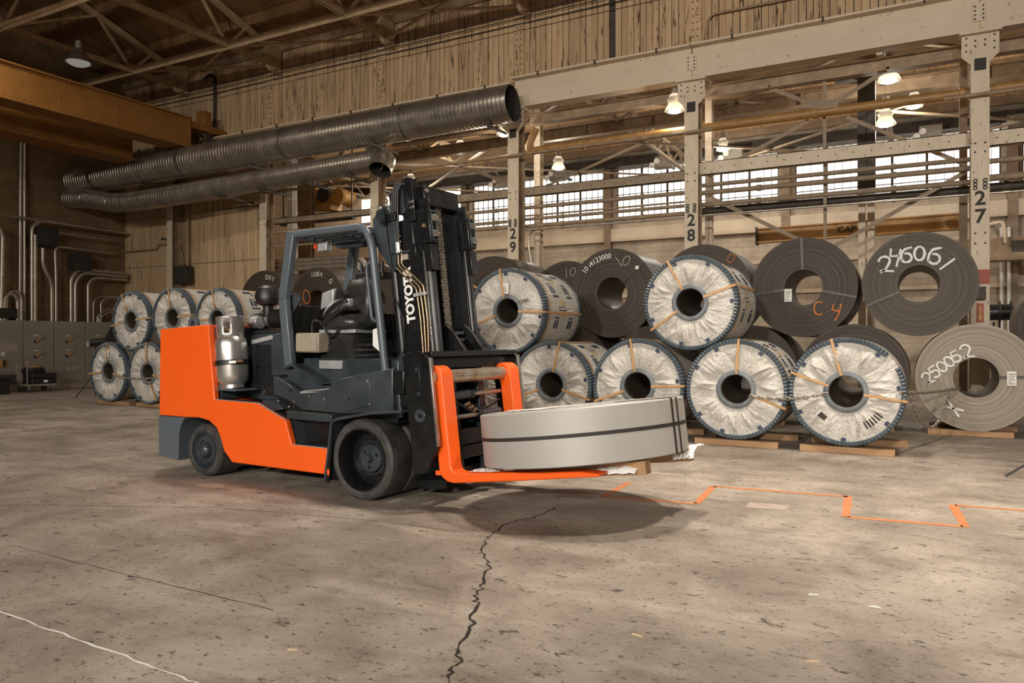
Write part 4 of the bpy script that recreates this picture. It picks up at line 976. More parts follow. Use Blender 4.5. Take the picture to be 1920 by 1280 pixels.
    if prints:
        r = R*.9855
        for yy in (.32, .82):
            m = MB(); side_patch(m, r, 20, 23, yy, yy+.2); side_patch(m, r, 26, 38, yy, yy+.055); side_patch(m, r, 26, 38, yy+.085, yy+.14); side_patch(m, r, 40, 42, yy, yy+.14)
            side_patch(m, r, -24, -12, yy, yy+.055); side_patch(m, r, -24, -12, yy+.085, yy+.14); side_patch(m, r, -10, -8, yy, yy+.14); side_patch(m, r, 58, 66, yy, yy+.2)
            put(m.build('printed_mark', MT['navy'], t, smooth=0, kind='stuff'), R)
        for (ac, yc) in ((4, .58), (54, .58)):
            m = MB(); k = 24; vs = []
            for q in range(k):
                for rr in (.085, .11):
                    u = rr*math.cos(2*PI*q/k); v_ = rr*math.sin(2*PI*q/k)*1.15; a = rad(ac)+v_/r; vs.append((r*1.0005*math.cos(a), yc+u, r*1.0005*math.sin(a)))
            m.add(vs, [(2*q, 2*q+1, (2*q+3) % (2*k), (2*q+2) % (2*k)) for q in range(k)]); put(m.build('printed_ring', MT['gold_print'], t, smooth=0), R)
            m = MB(); side_patch(m, r*1.001, ac-2.6, ac+2.6, yc-.12, yc+.12); put(m.build('printed_band', MT['navy'], t, smooth=0), R)
            m = MB()
            for q in range(5): side_patch(m, r*1.0016, ac-1.4, ac+1.4, yc-.092+.04*q, yc-.066+.04*q, 2)
            put(m.build('band_lettering', MT['paper'], t, smooth=0), R)
    if note:
        m = MB()
        for pts in note: m.ribbon(pts, .008, lambda a, b: (a, -.066, b))
        put(m.build('pen_note', MT['stencil'], t, smooth=0), R)
    return t
def ell(cx, cz, a, b, t0=0, t1=360, n=16, rot=0):
    c, s = math.cos(rad(rot)), math.sin(rad(rot)); out = []
    for i in range(n+1):
        q = rad(t0+(t1-t0)*i/n); x, y = a*math.cos(q), b*math.sin(q); out.append((cx+x*c-y*s, cz+x*s+y*c))
    return out
STROKE = {'0': [ell(0,0,.33,.5,90,450)], '1': [[(.0,-.5),(.0,.5)]],
 '2': [ell(0,.2,.3,.28,170,-40,10)+[(-.02,-.28),(-.32,-.42)]+ell(-.2,-.4,.12,.09,180,20,5)+[(.38,-.5)]],
 '4': [[(-.3,.5),(-.28,.05),(.18,.1)],[(.22,.5),(.1,-.55)]],
 '5': [[(.34,.5),(-.2,.5),(-.26,.08)]+ell(-.02,-.16,.3,.3,120,-150,10)],
 '6': [[(.3,.5),(.02,.42)]+ell(.02,-.12,.32,.52,110,210,8)+ell(.02,-.2,.3,.3,200,480,14)],
 'C': [ell(0,0,.36,.5,50,310)], 'Y': [[(-.2,.45),(-.22,.05),(.15,.02)],[(.24,.5),(.18,-.2),(.02,-.6)]], 'X': [[(-.3,.5),(.3,-.5)],[(-.55,.1),(.55,-.12)]], '.': [[(-.04,.02),(.04,-.02)]], '3': [ell(0,.22,.28,.26,150,-80,9)+ell(0,-.24,.3,.27,80,-150,9)]}
def paint(t, R, items, w_, mat, y=-.016, name='painted_mark'):
    for (ch, x, z, h, rot) in items:
        m = MB(); c, s = math.cos(rad(rot)), math.sin(rad(rot))
        for pts in STROKE[ch]:
            q = [(x+h*(a*c-b*s), z+h*(a*s+b*c)) for a, b in pts]
            m.ribbon(q, [w_*RND.uniform(.75,1.2) for _ in q], lambda a, b: (a, y, b))
        put(m.build(name, MT[mat], t, smooth=0), R)
def steel_coil(label, X, z, R, mat, group, Y=12.4, L=1.3, bore=.36, straps=(), seed=0, steps=False, rotz=0, strap_mat='steel_strap', tagp=None):
    rn = random.Random(seed); t = thing('steel_coil', label, 'coil', (X, Y, z-R), rotz, group)
    rb = bore*R; prof = []; k = 34
    for i in range(k+1):
        r = rb + (R-rb)*i/k; d = rn.uniform(-.004,.004)
        if steps: d = -.012*abs(math.sin(i*.55))-rn.uniform(0,.005)+.006
        if i in (0, k): d = .004
        prof.append((r, d))
        if i < k: prof.append((r+(R-rb)/k*.85, d))
    put(MB().lathe(prof, n=96).build('wound_face', MT[mat], t, smooth=20), R)
    put(MB().lathe([(R,.004),(R*1.002,.1),(R*.998,L*.5),(R*1.001,L-.1),(R,L),(rb,L)], n=72).build('outer_lap', MT['coil_side'], t), R)
    put(MB().lathe([(rb,.004),(rb,L)], n=48).build('bore', MT['coil_side'], t), R)
    for a in straps: face_strap(t, R, rad(a), rb*.98, R*1.004, -.016, .036, strap_mat, L)
    if tagp:
        x, zz = tagp; g = put(MB().box(x-.055, x+.055, -.03, -.024, zz-.1, zz+.1).build('shipping_tag', MT['paper'], t, smooth=0), R)
        m = MB()
        for q in range(6): m.box(x-.04, x-.012+.012*q if q % 2 else x+.035, -.032, -.03, zz-.075+.026*q, zz-.068+.026*q)
        put(m.build('tag_print', MT['stencil'], t, smooth=0), R)
    return t
GW, GD = 'wrapped coils in the front row', 'bare steel coils in the rear row'
wrapped_coil('wrapped coil at the far left end, bottom tier', -14.87, .70, .62, GW, 1, (90,185,350), tag_at=(88,.62))
wrapped_coil('wrapped coil second from the left end, bottom tier, chained to the first', -13.60, .70, .62, GW, 2, (90,300,352))
wrapped_coil('wrapped coil at the far left end, top tier', -14.13, 1.76, .605, GW, 3, (115,190,5))
wrapped_coil('wrapped coil with skewed core ring just left above the counterweight', -12.85, 1.80, .60, GW, 4, (98,5), prints=True)
wrapped_coil('wrapped coil behind the gas tank, printed side showing', -11.58, 1.75, .60, GW, 5, (100,180), prints=True)
wrapped_coil('wrapped coil hidden behind the counterweight, bottom tier', -12.33, .70, .62, GW, 6, ())
wrapped_coil('wrapped coil hidden behind the forklift cab, bottom tier', -11.06, .70, .62, GW, 7, ())
wrapped_coil('wrapped coil with printed side right of the mast, top tier', -5.34, 1.80, .642, GW, 8, (100,200,358), tag_at=(92,.52), prints=True,
             note=[[(.2+.03*k, .12+.02*(k % 2)), (.215+.03*k, .16+.02*k*.3), (.225+.03*k, .11+.02*k*.3)] for k in range(6)])
wrapped_coil('wrapped coil seen through the fork frame, bottom tier', -5.93, .70, .62, GW, 9, (75,345))
wrapped_coil('wrapped coil just right of the fork frame, behind the slit coil', -4.62, .72, .635, GW, 10, (76,200,343), prints=True)
wrapped_coil('wrapped coil above the middle of the slit coil, bottom tier', -3.32, .74, .65, GW, 12, (98,200,2), note=[[(-.42+.03*k, -.17-.004*k), (-.41+.03*k, -.12-.004*k), (-.395+.03*k, -.18+.003*k)] for k in range(7)])
wrapped_coil('wrapped coil leaning highest in the middle, left of coil C.4, top tier', -2.60, 1.865, .63, GW, 13, (118,215,20), prints=True)
wrapped_coil('wrapped coil right of the slit coil with chain in its core', -2.01, .74, .642, GW, 14, (86,340), prints=True)
wrapped_coil('torn wrapped coil, rightmost of the front row', -.72, .75, .652, GW, 15, (104,160,352), torn=True)
# bare coils
c = steel_coil('bare coil painted 246061, top right', .06, 2.19, .755, 'coil_grey', GD, straps=(204,), seed=21)
paint(c, .755, [('2',-.44,.30,.25,12),('4',-.30,.40,.25,-6),('6',-.16,.43,.22,-3),('0',.01,.44,.2,0),('6',.20,.40,.24,-10),('1',.36,.27,.24,-52)], .034, 'white_paint')
c = steel_coil('pale bare coil painted 250052 at the right edge, bottom tier', .77, .838, .758, 'coil_pale', GD, straps=(2,), seed=22, steps=True, bore=.37, tagp=(.42,.0))
paint(c, .758, [('2',-.60,-.02,.17,38),('5',-.51,.07,.17,38),('0',-.42,.15,.15,40),('0',-.33,.225,.15,40),('5',-.245,.295,.16,32),('2',-.12,.37,.2,22),('X',-.28,-.44,.24,0)], .026, 'white_paint', -.03)
c = steel_coil('dark bare coil marked C.4 in orange with a paper tag', -1.52, 2.19, .775, 'coil_dark', GD, straps=(92,187,347), seed=23, tagp=(-.22,-.12))
paint(c, .775, [('C',.23,-.33,.2,0),('.',.34,-.31,.2,0),('Y',.47,-.38,.24,-8)], .022, 'orange_chalk')
c = steel_coil('dark bare coil behind the leaning wrapped coil', -3.07, 2.18, .77, 'coil_dark', GD, seed=24)
paint(c, .77, [('0',.45,.52,.15,-30)], .012, 'orange_chalk')
c = steel_coil('dark bare coil numbered 1064123000', -4.68, 2.19, .785, 'coil_dark', GD, straps=(42,132), seed=25, strap_mat='steel_strap')
for k, ch in enumerate('1064123000'):
    a = rad(142 - 5.4*k); vs, fs = text_mesh(ch, .13, .0); ca, sa = math.cos(a-PI/2), math.sin(a-PI/2); cx, cz = .655*math.cos(a), .655*math.sin(a)
    put(MB().add([(cx+x*ca-y*sa, -.012, cz+x*sa+y*ca) for x, y, z in vs], fs).build('painted_numeral', MT['white_paint'], c, smooth=0), .785)
put(MB().box(-.03,.03,-.03,-.02,-.03,.03).xf(lambda x, y, z: (x+.47, y, z+.43)).build('strap_seal', MT['paper'], c, smooth=0), .785)
paint(c, .785, [('1',.13,.55,.22,35),('0',.27,.56,.17,-35)], .006, 'paper')
c = steel_coil('dark bare coil set back behind coil 1064123000', -6.15, 2.17, .785, 'coil_dark', GD, Y=13.74, L=.85, seed=26)
paint(c, .785, [('1',.0,.55,.2,0),('0',.14,.56,.17,-15)], .006, 'paper')
steel_coil('dark bare coil behind the printed wrapped coil, right of the mast', -7.1, 2.18, .79, 'coil_dark', GD, seed=27, straps=(150,185), strap_mat='strap')
c = steel_coil('dark bare coil seen through the front of the cab', -9.95, 2.18, .785, 'coil_dark', GD, seed=28)
paint(c, .785, [('C',-.42,-.1,.3,180)], .02, 'orange_chalk')
c = steel_coil('dark bare coil seen through the cab behind the seat', -11.55, 2.18, .78, 'coil_dark', GD, seed=29)
paint(c, .78, [('2',-.5,-.02,.2,10),('0',-.28,.14,.3,10)], .02, 'orange_chalk'); paint(c, .78, [('1',-.12,.62,.1,8),('0',-.03,.63,.1,0),('6',.06,.63,.1,0),('4',.15,.61,.1,-8),('0',.42,.46,.1,-35)], .012, 'white_paint')
c = steel_coil('dark bare coil behind the air intake dome', -13.15, 2.18, .78, 'coil_dark', GD, seed=30)
paint(c, .78, [('0',.1,.62,.1,0),('6',.2,.61,.1,-8),('4',.3,.58,.1,-18)], .012, 'white_paint')
REAR = []
for k, (x, r, lab) in enumerate(((-.81,.765,'dark bare coil behind the torn wrapped coil, bottom tier'), (-2.36,.765,'dark bare coil in the gap under coil C.4, bottom tier'), (-3.92,.77,'dark bare coil showing between two wrapped coils under coil 1064123000'), (-5.48,.77,'dark bare coil behind the wrapped coil beside the fork frame, bottom tier'), (-7.64,.72,'dark bare coil behind the mast, bottom tier'), (-9.16,.77,'dark bare coil hidden by the cab, bottom tier'), (-10.74,.77,'dark bare coil hidden by the engine bay, bottom tier'), (-12.34,.77,'dark bare coil hidden by the counterweight, bottom tier'), (-13.94,.77,'dark bare coil behind the left wrapped stack, bottom tier'))):
    steel_coil(lab, x, r+.08, r, 'coil_dark', GD, seed=40+k); REAR.append((x, lab))
for x, lab in ((-6.93,'dark bare coil low behind the mast-side column'), (-5.40,'dark bare coil low behind the printed wrapped coil')): steel_coil(lab, x, .79, .75, 'coil_dark', GD, Y=13.74, L=.85, seed=70)
p = at(2010, 606, 15.6); steel_coil('dark coil cut by the right picture edge behind column 27', p.x, 1.62, .8, 'coil_grey', GD, Y=15.6, L=1.0, seed=60)
p2 = p; steel_coil('dark coil below the one at the right picture edge', p.x, .82, .0+.74, 'coil_grey', GD, Y=16.9, L=1.0, seed=61)
# dunnage timbers
def timber(x, y, L, lab, h=.085, d=.15, mat='wood', z=0, rz=0):
    t = MB().box(-L/2, L/2, -d/2, d/2, 0, h).build('dunnage_timber', MT[mat], bevel=.006); t.location = (x, y, z); t.rotation_euler = (0,0,rz)
    return tag(t, lab, 'timber', 'dunnage timbers under the coils')
for x, y, lab in ((-14.87, 9.95,'timber under the far left wrapped coil'), (-13.6, 9.95,'timber under the second left wrapped coil'), (-12.33,9.95,'timber hidden under the third left wrapped coil'), (-11.06,9.95,'timber hidden behind the forklift rear wheel'), (-5.93,9.95,'timber under the wrapped coil behind the forks'), (-4.62,9.95,'timber under the wrapped coil right of the fork frame'),
                  (-3.32,9.95,'timber under the wrapped coil behind the slit coil'), (-2.03,9.90,'front timber under the wrapped coil with the chain'), (-.72,9.88,'front timber under the torn wrapped coil'), (.70,12.5,'front timber under pale coil 250052')):
    timber(x, y, 1.05, lab)
    y2 = y+.9
    timber(x+.08, y2, 1.15, lab.replace('timber', 'rear timber').replace('front ', ''))
for x, lab in REAR: timber(x, 12.6, 1.1, 'timber under the ' + ' '.join(lab.replace(', bottom tier', '').split()[:13]))
# chains
def chain(label, pts, n_sub=8, link=.062, r=.0075):
    P = [Vector(p) for p in pts]; o = P[0].copy(); Q = [p-o for p in P]; S = [0]
    for a, b in zip(Q, Q[1:]): S.append(S[-1]+(b-a).length)
    m = MB(); s = 0; k = 0
    while s < S[-1]:
        i = max(j for j in range(len(S)) if S[j] <= s); i = min(i, len(Q)-2)
        f = (s-S[i])/(S[i+1]-S[i]); c = Q[i].lerp(Q[i+1], f); d = (Q[i+1]-Q[i]).normalized()
        u = d.cross(Vector((0,1,.3))).normalized(); v = d.cross(u).normalized()
        if k % 2: u = v
        ring = []
        for q in range(8):
            a = 2*PI*q/8; ring.append(c + d*(math.cos(a)*link*.62) + u*(math.sin(a)*link*.30))
        ring.append(ring[0]); m.tube(ring, r, 5, False); s += link*.86; k += 1
    t = thing('chain', label, 'chain', o); m.build('links', MT['chain'], t, smooth=60, kind='stuff'); return t
def sag(a, b, s, n=10): return [a.lerp(b, k/n) - Vector((0,0,s*4*(k/n)*(1-k/n))) for k in range(n+1)]
YC = 9.70
chain('steel chain linking the cores of the two right wrapped coils', [at(1410,738,9.79)] + sag(at(1408,742,YC), at(1552,737,YC), .05))
a, b = at(1690,737,YC), at(1800,727,12.3)
chain('taut steel chain from the torn coil to coil 250052', sag(a, b, .02))
a, b = at(1707,741,10.4), at(1779,740,11.9)
chain('slack steel chain loop hanging before coil 250052', sag(a, b, .42, 16))
chain('steel chain linking the two left bottom coils', sag(at(216,705,YC), at(292,708,YC), .03))

# ================================================================ the forklift
FKO, FKYAW, TILT = Vector((-4.0117, 5.7448, 0)), rad(-3.7), rad(7)
fk = thing('forklift', 'orange and black counterbalance forklift carrying the slit coil', 'forklift', FKO, FKYAW)
fcy, fsy = math.cos(FKYAW), math.sin(FKYAW); ct, st = math.cos(TILT), math.sin(TILT)
def side(px, py, y):                     # (x, z) on the truck's own plane y
    n = Vector((-fsy, fcy, 0)); p0 = FKO + n*y; d = ray(px, py); o = Vector((0,0,CAM_H))
    p = o + d*((p0-o).dot(n)/d.dot(n)); q = p - FKO
    return (q.x*fcy+q.y*fsy, p.z)
def S(pts, y): return [side(*p, y) for p in pts]
def Mm(u, y, w_): return (.5 + u*ct - w_*st, y, .15 + u*st + w_*ct)     # mast frame, tilted back
def mast_inv(x, z): dx, dz = x-.5, z-.15; return (dx*ct+dz*st, -dx*st+dz*ct)
def part(m, name, mat, bevel=.006, parent=None, smooth=35): return m.build(name, MT[mat], parent or fk, bevel=bevel, smooth=smooth)
def mbox(u0, u1, y0, y1, w0, w1): return MB().box(u0, u1, y0, y1, w0, w1).xf(Mm)
def mprism(poly, y0, y1): return MB().prism(poly, y0, y1).xf(lambda a, t, b: Mm(a, t, b))
# --- body
skirt = [(-3.014,1.488),(-2.206,1.53),(-2.105,.777),(-1.481,.768),(-1.073,.629),(-.987,.408),(-.529,.408),(-.575,.177),(-1.834,.172),(-1.96,.276),(-2.02,.414),(-2.08,.50),(-2.19,.56),(-2.36,.583),(-2.581,.575),(-3.03,.572)]
body = part(MB().prism(skirt, -.72, -.655), 'side_panel', 'orange', .012)
part(MB().prism(skirt, .655, .72), 'side_panel', 'orange', .012)
part(MB().prism([(-3.014,1.488),(-2.215,1.525),(-2.14,.95),(-2.14,.60),(-3.03,.574)], -.655, .655), 'counterweight', 'orange', .012)
low = [(-2.14,.77),(-1.49,.755),(-1.08,.615),(-.995,.40),(-.54,.40),(-.58,.19),(-1.82,.19),(-1.95,.29),(-2.01,.42),(-2.07,.51),(-2.14,.56)]
part(MB().prism(low, -.655, -.50), 'deck', 'dgrey', .004)
part(MB().prism(low, .50, .655), 'deck', 'dgrey', .004)
part(MB().box(-2.14, .1, -.50, .50, .2, .72), 'chassis', 'blacksteel', .01)
part(MB().box(-2.75, -2.0, -.42, .42, .12, .58), 'steer_axle', 'blacksteel', .02)
bump = [(-3.043,.568),(-2.59,.57),(-2.655,.50),(-2.69,.40),(-2.70,.118),(-3.04,.142)]
for y0, y1 in ((-.72,-.30),(.30,.72)): part(MB().prism(bump, y0, y1), 'bumper', 'grey', .008)
part(MB().box(-3.04,-2.95,-.30,.30,.142,.57), 'bumper', 'grey', .008)
part(MB().box(-2.135, -2.095, -.64, .64, .78, 1.50).xf(lambda x, y, z: (x-(z-.78)*.13, y, z)), 'bulkhead', 'dgrey', .006)
part(MB().box(-2.20, -2.186, -.62, -.40, 1.36, 1.46), 'caution_label', 'paper', 0)
x, z = side(364, 606, .0)
m = MB().lathe([(.045,-.025),(.085,-.025),(.085,.025),(.045,.025)], (0,0,0), (0,1,0), 24, True).xf(lambda a, b, c: (a+x, b, c*1.2+z-.02)); part(m, 'lifting_eye', 'grey', .004)
# pale edge line of the orange panel
for (a, b) in (((-2.10,.781),(-1.49,.772)), ((-1.475,.772),(-1.08,.635)), ((-.98,.412),(-.54,.412))):
    part(MB().beam((a[0],-.705,a[1]), (b[0],-.705,b[1]), .014, .006), 'edge_trim', 'silver', 0)
# --- cab base
plate = [(-1.304,1.025),(-1.193,.998),(-.941,.882),(-.584,.915),(-.55,.974),(-.419,1.035),(.182,1.137),(.182,.754),(-.419,.722),(-.906,.731),(-1.105,.811),(-1.296,.854)]
cab = part(MB().prism(plate, -.665, -.60), 'cab_side', 'dgrey', .01)
ap = part(MB().prism([(-.64,.851),(-.56,.893),(-.527,.942),(-.074,1.04),(-.05,.812),(-.344,.746),(-.634,.75)], -.674, -.664), 'access_panel', 'dgrey', .004)
for (a, b) in ((-.093,1.015),(-.062,.825),(-.62,.838),(-1.001,.806),(-.80,.86)):
    part(MB().lathe([(.001,-.012),(.011,-.010),(.016,0)], (a,-.674,b), (0,1,0), 12), 'bolt', 'baresteel', 0, ap)
for (a, b) in ((-1.065,.903),(-.312,.855)): part(MB().cyl((a,-.6755,b),(a,-.674,b),.014,None,12), 'bolt_hole', 'black', 0, ap)
part(MB().box(-1.30, .18, -.60, .48, .66, .89), 'cab_floor', 'blacksteel', .01)
part(MB().prism([(-1.30,.88),(-1.30,1.09),(-1.174,1.105),(-.817,.955),(-.479,.975),(.16,1.10),(.16,.88)], -.50, -.44), 'cab_sill', 'dgrey', .012)
part(MB().prism([(-1.30,1.09),(-1.174,1.125),(-.80,.965),(-.46,.985),(-.46,1.0),(-.80,.985),(-1.174,1.15),(-1.30,1.12)], -.56, -.40), 'sill_trim', 'dgrey', .005)
tr = part(MB().box(-1.13, -.55, -.655, -.40, .635, .70), 'entry_step', 'dgrey', .006)
m = MB()
for k in range(34): m.box(-1.12+k*.0165, -1.112+k*.0165, -.664, -.50, .698, .712)
part(m, 'step_tread', 'baresteel', 0, tr).__setitem__('kind', 'stuff')
m = MB()
for i in range(11):
    for j in range(4): m.cyl((-.92+.031*i, -.64+.045*j, .897+.003*i), (-.92+.031*i, -.64+.045*j, .906+.003*i), .012, .006, 6)
part(MB().box(-.945,-.585,-.66,-.46,.876,.90), 'tread_plate', 'silver', .003); part(m, 'tread_studs', 'silver', 0).__setitem__('kind', 'stuff')
cv = part(MB().prism([(-1.46,.80),(-1.25,.79),(-1.18,.72),(-1.32,.70),(-1.46,.76)], -.66, -.52), 'deck_cover', 'dgrey', .004)
for (a, b) in S([(503,755),(522,752),(542,763),(521,767)], -.62): part(MB().lathe([(.001,.014),(.012,.012),(.016,0)], (a,-.62,b), (0,0,1), 10), 'bolt', 'baresteel', 0, cv)
# seat plinth, document plate, junction box
part(MB().box(-1.18, .02, -.40, .42, .88, 1.20), 'seat_plinth', 'dgrey', .012)
(xa, za), (xb, zb) = side(598,675,-.43), side(640,692,-.43)
part(MB().box(xa, xb, -.43, -.402, zb, za), 'data_plate', 'silver', .004)
# --- overhead guard
gy = {-1: -.48, 1: .37}
for s in (-1, 1):
    y = gy[s]
    part(MB().beam((-1.27,y,1.10),(-1.363,y,1.775),.105,.07).beam((-1.363,y,1.765),(-1.244,y,2.42),.105,.07), 'guard_rear_pillar', 'grey', .012)
    pth = bend([(-1.28,y,2.39),(-.315,y,2.395),(-.225,y,2.25),(-.06,y,1.10)], .16, 6)
    part(MB().tube(pth, .037, 8), 'guard_front_pillar', 'grey', 0, smooth=50)
part(MB().beam((-1.24,gy[-1],2.38),(-1.24,gy[1],2.38),.10,.07), 'guard_cross_bar', 'grey', .008)
part(MB().beam((-.36,gy[-1],2.375),(-.36,gy[1],2.375),.08,.06), 'guard_cross_bar', 'grey', .008)
part(MB().beam((-.70,gy[-1],2.375),(-.70,gy[1],2.375),.05,.05), 'guard_cross_bar', 'grey', .008)
for k in range(6):
    y = gy[-1]+.12*(k+1); part(MB().box(-1.24, -.36, y-.012, y+.012, 2.37, 2.41), 'guard_slat', 'grey', .004)
wl = part(MB().box(-1.10,-.98,-.30,-.22,2.24,2.32), 'warning_light', 'silver', .006); part(MB().lathe([(.001,.06),(.025,.05),(.03,.0)], (-1.12,-.26,2.29), (-1,0,0), 12), 'lens', 'red_lens', 0, wl)
part(MB().box(-.95,-.62,-.20,-.10,2.27,2.33), 'mirror_bracket', 'dgrey', .006)
h = [(702,489),(690,492),(687,505),(693,560),(697,596),(703,602),(713,601)]
part(MB().tube(bend([(a,-.49,b) for a, b in S(h,-.49)], .04, 3), .013, 8), 'grab_handle', 'grey', 0, smooth=60)
# black rear and far cab panels
part(MB().box(-1.36,-1.33,gy[-1]+.03,gy[1],1.10,1.72), 'cab_rear_panel', 'black', .01)
part(MB().prism([(-1.33,1.10),(-1.33,1.80),(-1.12,1.80),(-.95,1.66),(-.2,1.60),(-.1,1.10)], .37, .40), 'cab_far_panel', 'black', .006)
part(MB().prism(S([(536,560),(556,548),(566,562),(548,592),(538,600)], -.40), -.42, -.39), 'corner_gusset', 'dgrey', .006)
# --- seat
sx, sy_ = -.84, -.08
def rbox(prof, cx, cy, ax, ay, n=28, e=3.2):      # stacked rounded-square rings: (scale, z)
    m = MB(); o = 0; vs = []; fs = []
    for (k, z_) in prof:
        for j in range(n):
            q = 2*PI*j/n; c, s = math.cos(q), math.sin(q)
            vs.append((cx+k*ax*math.copysign(abs(c)**(2/e), c), cy+k*ay*math.copysign(abs(s)**(2/e), s), z_))
    for i in range(len(prof)-1):
        for j in range(n): j2 = (j+1) % n; fs.append((i*n+j, i*n+j2, (i+1)*n+j2, (i+1)*n+j))
    fs.append(tuple(reversed(range(n)))); fs.append(tuple((len(prof)-1)*n+j for j in range(n)))
    return m.add(vs, fs)
seat = part(rbox([(1.0,1.20),(1.04,1.225),(.92,1.245),(1.0,1.275),(.90,1.295),(.97,1.325),(.86,1.345),(.94,1.375),(.82,1.395),(.88,1.425),(.78,1.44)], sx, sy_, .27, .26), 'seat_bellows', 'vinyl', 0, smooth=60)
part(MB().box(sx-.24, sx+.24, sy_-.22, sy_+.22, 1.44, 1.475), 'seat_rail', 'silver', .006)
part(rbox([(.86,1.475),(1.0,1.50),(1.02,1.55),(.94,1.595),(.70,1.62),(.3,1.625)], sx+.04, sy_-.02, .25, .26), 'seat_cushion', 'vinyl', 0, smooth=60)
m = rbox([(.7,0),(.95,.06),(1.0,.2),(.96,.34),(.78,.43),(.4,.46)], 0, 0, .27, .10); part(m.xf(lambda x, y, z: (sx+.0+x*.93+y*.3, sy_+.10+y-.3*x+.12*z, 1.56+z*.98)), 'seat_backrest', 'vinyl', 0, smooth=60)
part(MB().box(sx-.03,sx+.34,sy_+.06,sy_+.24,1.97,2.04), 'headrest_bar', 'black', .015)
for k in range(4): part(MB().cyl((sx+.02+.09*k,sy_+.1,2.04),(sx+.02+.09*k,sy_+.1,2.12+.02*(k%2)),.022,.018,10), 'switch_knob', 'black', 0)
(xa, za), (xb, zb) = side(603,546,-.15), side(628,576,-.15)
part(MB().prism([(xa,zb-.02),(xb-.01,zb+.03),(xb,za+.02),(xa+.02,za-.02)], -.17, .05), 'control_screen', 'silver', .01)
part(MB().prism([(xb-.01,zb+.03),(xb+.16,zb+.05),(xb+.02,za+.02)], -.15, .05), 'screen_hood', 'black', .006)
(xa, za), (xb, zb) = side(638,560,-.1), side(657,575,-.1)
part(MB().box(xa, xb, -.12, .02, zb, za), 'fuse_box', 'silver', .006)
p, q = side(610,611,-.3), side(650,577,-.3)
cn = part(MB().beam((p[0],-.26,p[1]),(q[0],-.26,q[1]),.22,.05), 'armrest_console', 'black', .012)
m = MB().lathe([(.001,.06),(.10,.05),(.15,.015),(.16,0)], (0,0,0), (0,0,1), 24).xf(lambda a, b, c: ((p[0]+q[0])/2-.05+a*.72-c*.75, -.27+b*.6, (p[1]+q[1])/2+.07+a*.62+c*.7)); part(m, 'steering_knob', 'silver', 0, cn)
part(MB().beam((p[0]+.10,-.2,p[1]-.16),(p[0]+.2,-.2,p[1]+.03),.06,.04), 'console_post', 'silver', .006)
for k in range(3): part(MB().cyl((p[0]+.06+.05*k,-.28,p[1]-.10-.03*k),(p[0]+.10+.05*k,-.28,p[1]-.03-.02*k),.018,None,8), 'lever', 'black', 0)
(xa, za), (xb, zb) = side(556,624,-.44), side(598,661,-.44)
jb = part(MB().box(xa, xb, -.45, -.30, zb, za), 'junction_box', 'beige', .012); part(MB().box(xa+.012, xb-.012, -.462, -.45, zb+.012, za-.012), 'box_lid', 'beige', .004, jb)
part(MB().tube(bend([(xa+.15,-.38,za),(xa+.15,-.38,za+.13),(xa+.26,-.35,za+.10),(xa+.34,-.34,za-.06),(xa+.46,-.33,za+.02),(xa+.46,-.32,za+.18)],.06,3), .012, 8), 'cable', 'black', 0, jb, 60)
part(MB().prism(S([(699,618),(713,612),(715,662),(699,648)], -.44), -.44, -.43), 'white_placard', 'white', 0)
# --- engine bay
part(MB().prism([(-2.05,.76),(-2.05,1.40),(-1.95,1.44),(-1.45,1.455),(-1.40,1.42),(-1.36,1.05),(-1.36,.76)], -.34, .56), 'engine_hood', 'dgrey', .015)
part(MB().prism(S([(512,640),(519,626),(546,622),(549,702),(513,704)], -.42), -.45, -.34), 'cowl_panel', 'dgrey', .012)
(xa, za), (xb, zb) = side(472,640,-.36), side(511,630,-.36)
part(MB().beam((xa,-.35,za-.01),(xb,-.35,zb-.01),.03,.045), 'hood_strip', 'silver', .004)
m = MB()
for k in range(9): m.tube([(-1.93+.03*k,-.352,.86),(-1.93+.03*k,-.352,1.33)], .004, 5)
for k in range(16): m.tube([(-1.94,-.354,.86+.03*k),(-1.68,-.354,.86+.03*k)], .004, 5)
part(m, 'radiator_mesh', 'black', 0).__setitem__('kind', 'stuff')
X0, Z0 = side(503, 560, -.1)
part(MB().lathe([(.001,.13),(.06,.125),(.115,.09),(.135,.03),(.138,-.02),(.13,-.022),(.13,-.05),(.115,-.08),(.07,-.095),(.055,-.10)], (X0,-.1,Z0+.02), (0,0,1), 32), 'air_precleaner', 'black', 0)
part(MB().cyl((X0,-.1,1.60),(X0,-.1,Z0-.07),.055,None,16), 'intake_pipe', 'black', 0)
part(MB().cyl((X0-.12,-.05,1.60),(X0+.42,-.05,1.60),.10,None,24), 'air_filter', 'black', .01)
part(MB().cyl((X0+.0,-.05,1.60),(X0+.04,-.05,1.60),.106,None,24), 'filter_band', 'baresteel', 0)
part(MB().tube(bend([(X0-.10,-.07,1.60),(X0-.26,-.08,1.60),(X0-.26,-.08,1.40)], .12), .065, 14), 'intake_elbow', 'black', 0)
part(MB().lathe([(.07,-.015),(.075,-.015),(.075,.015),(.07,.015)], (X0-.26,-.08,1.50), (0,0,1), 18), 'hose_clamp', 'baresteel', 0)
part(MB().cyl((X0-.14,-.18,1.56),(X0-.02,-.18,1.56),.07,None,16), 'drain_cup', 'silver', .006)
m = MB().tube([(-1.98+.05*k,-.33,1.452+.008*math.sin(k*.4)) for k in range(11)], .012, 8); part(m, 'corrugated_hose', 'black', 0)
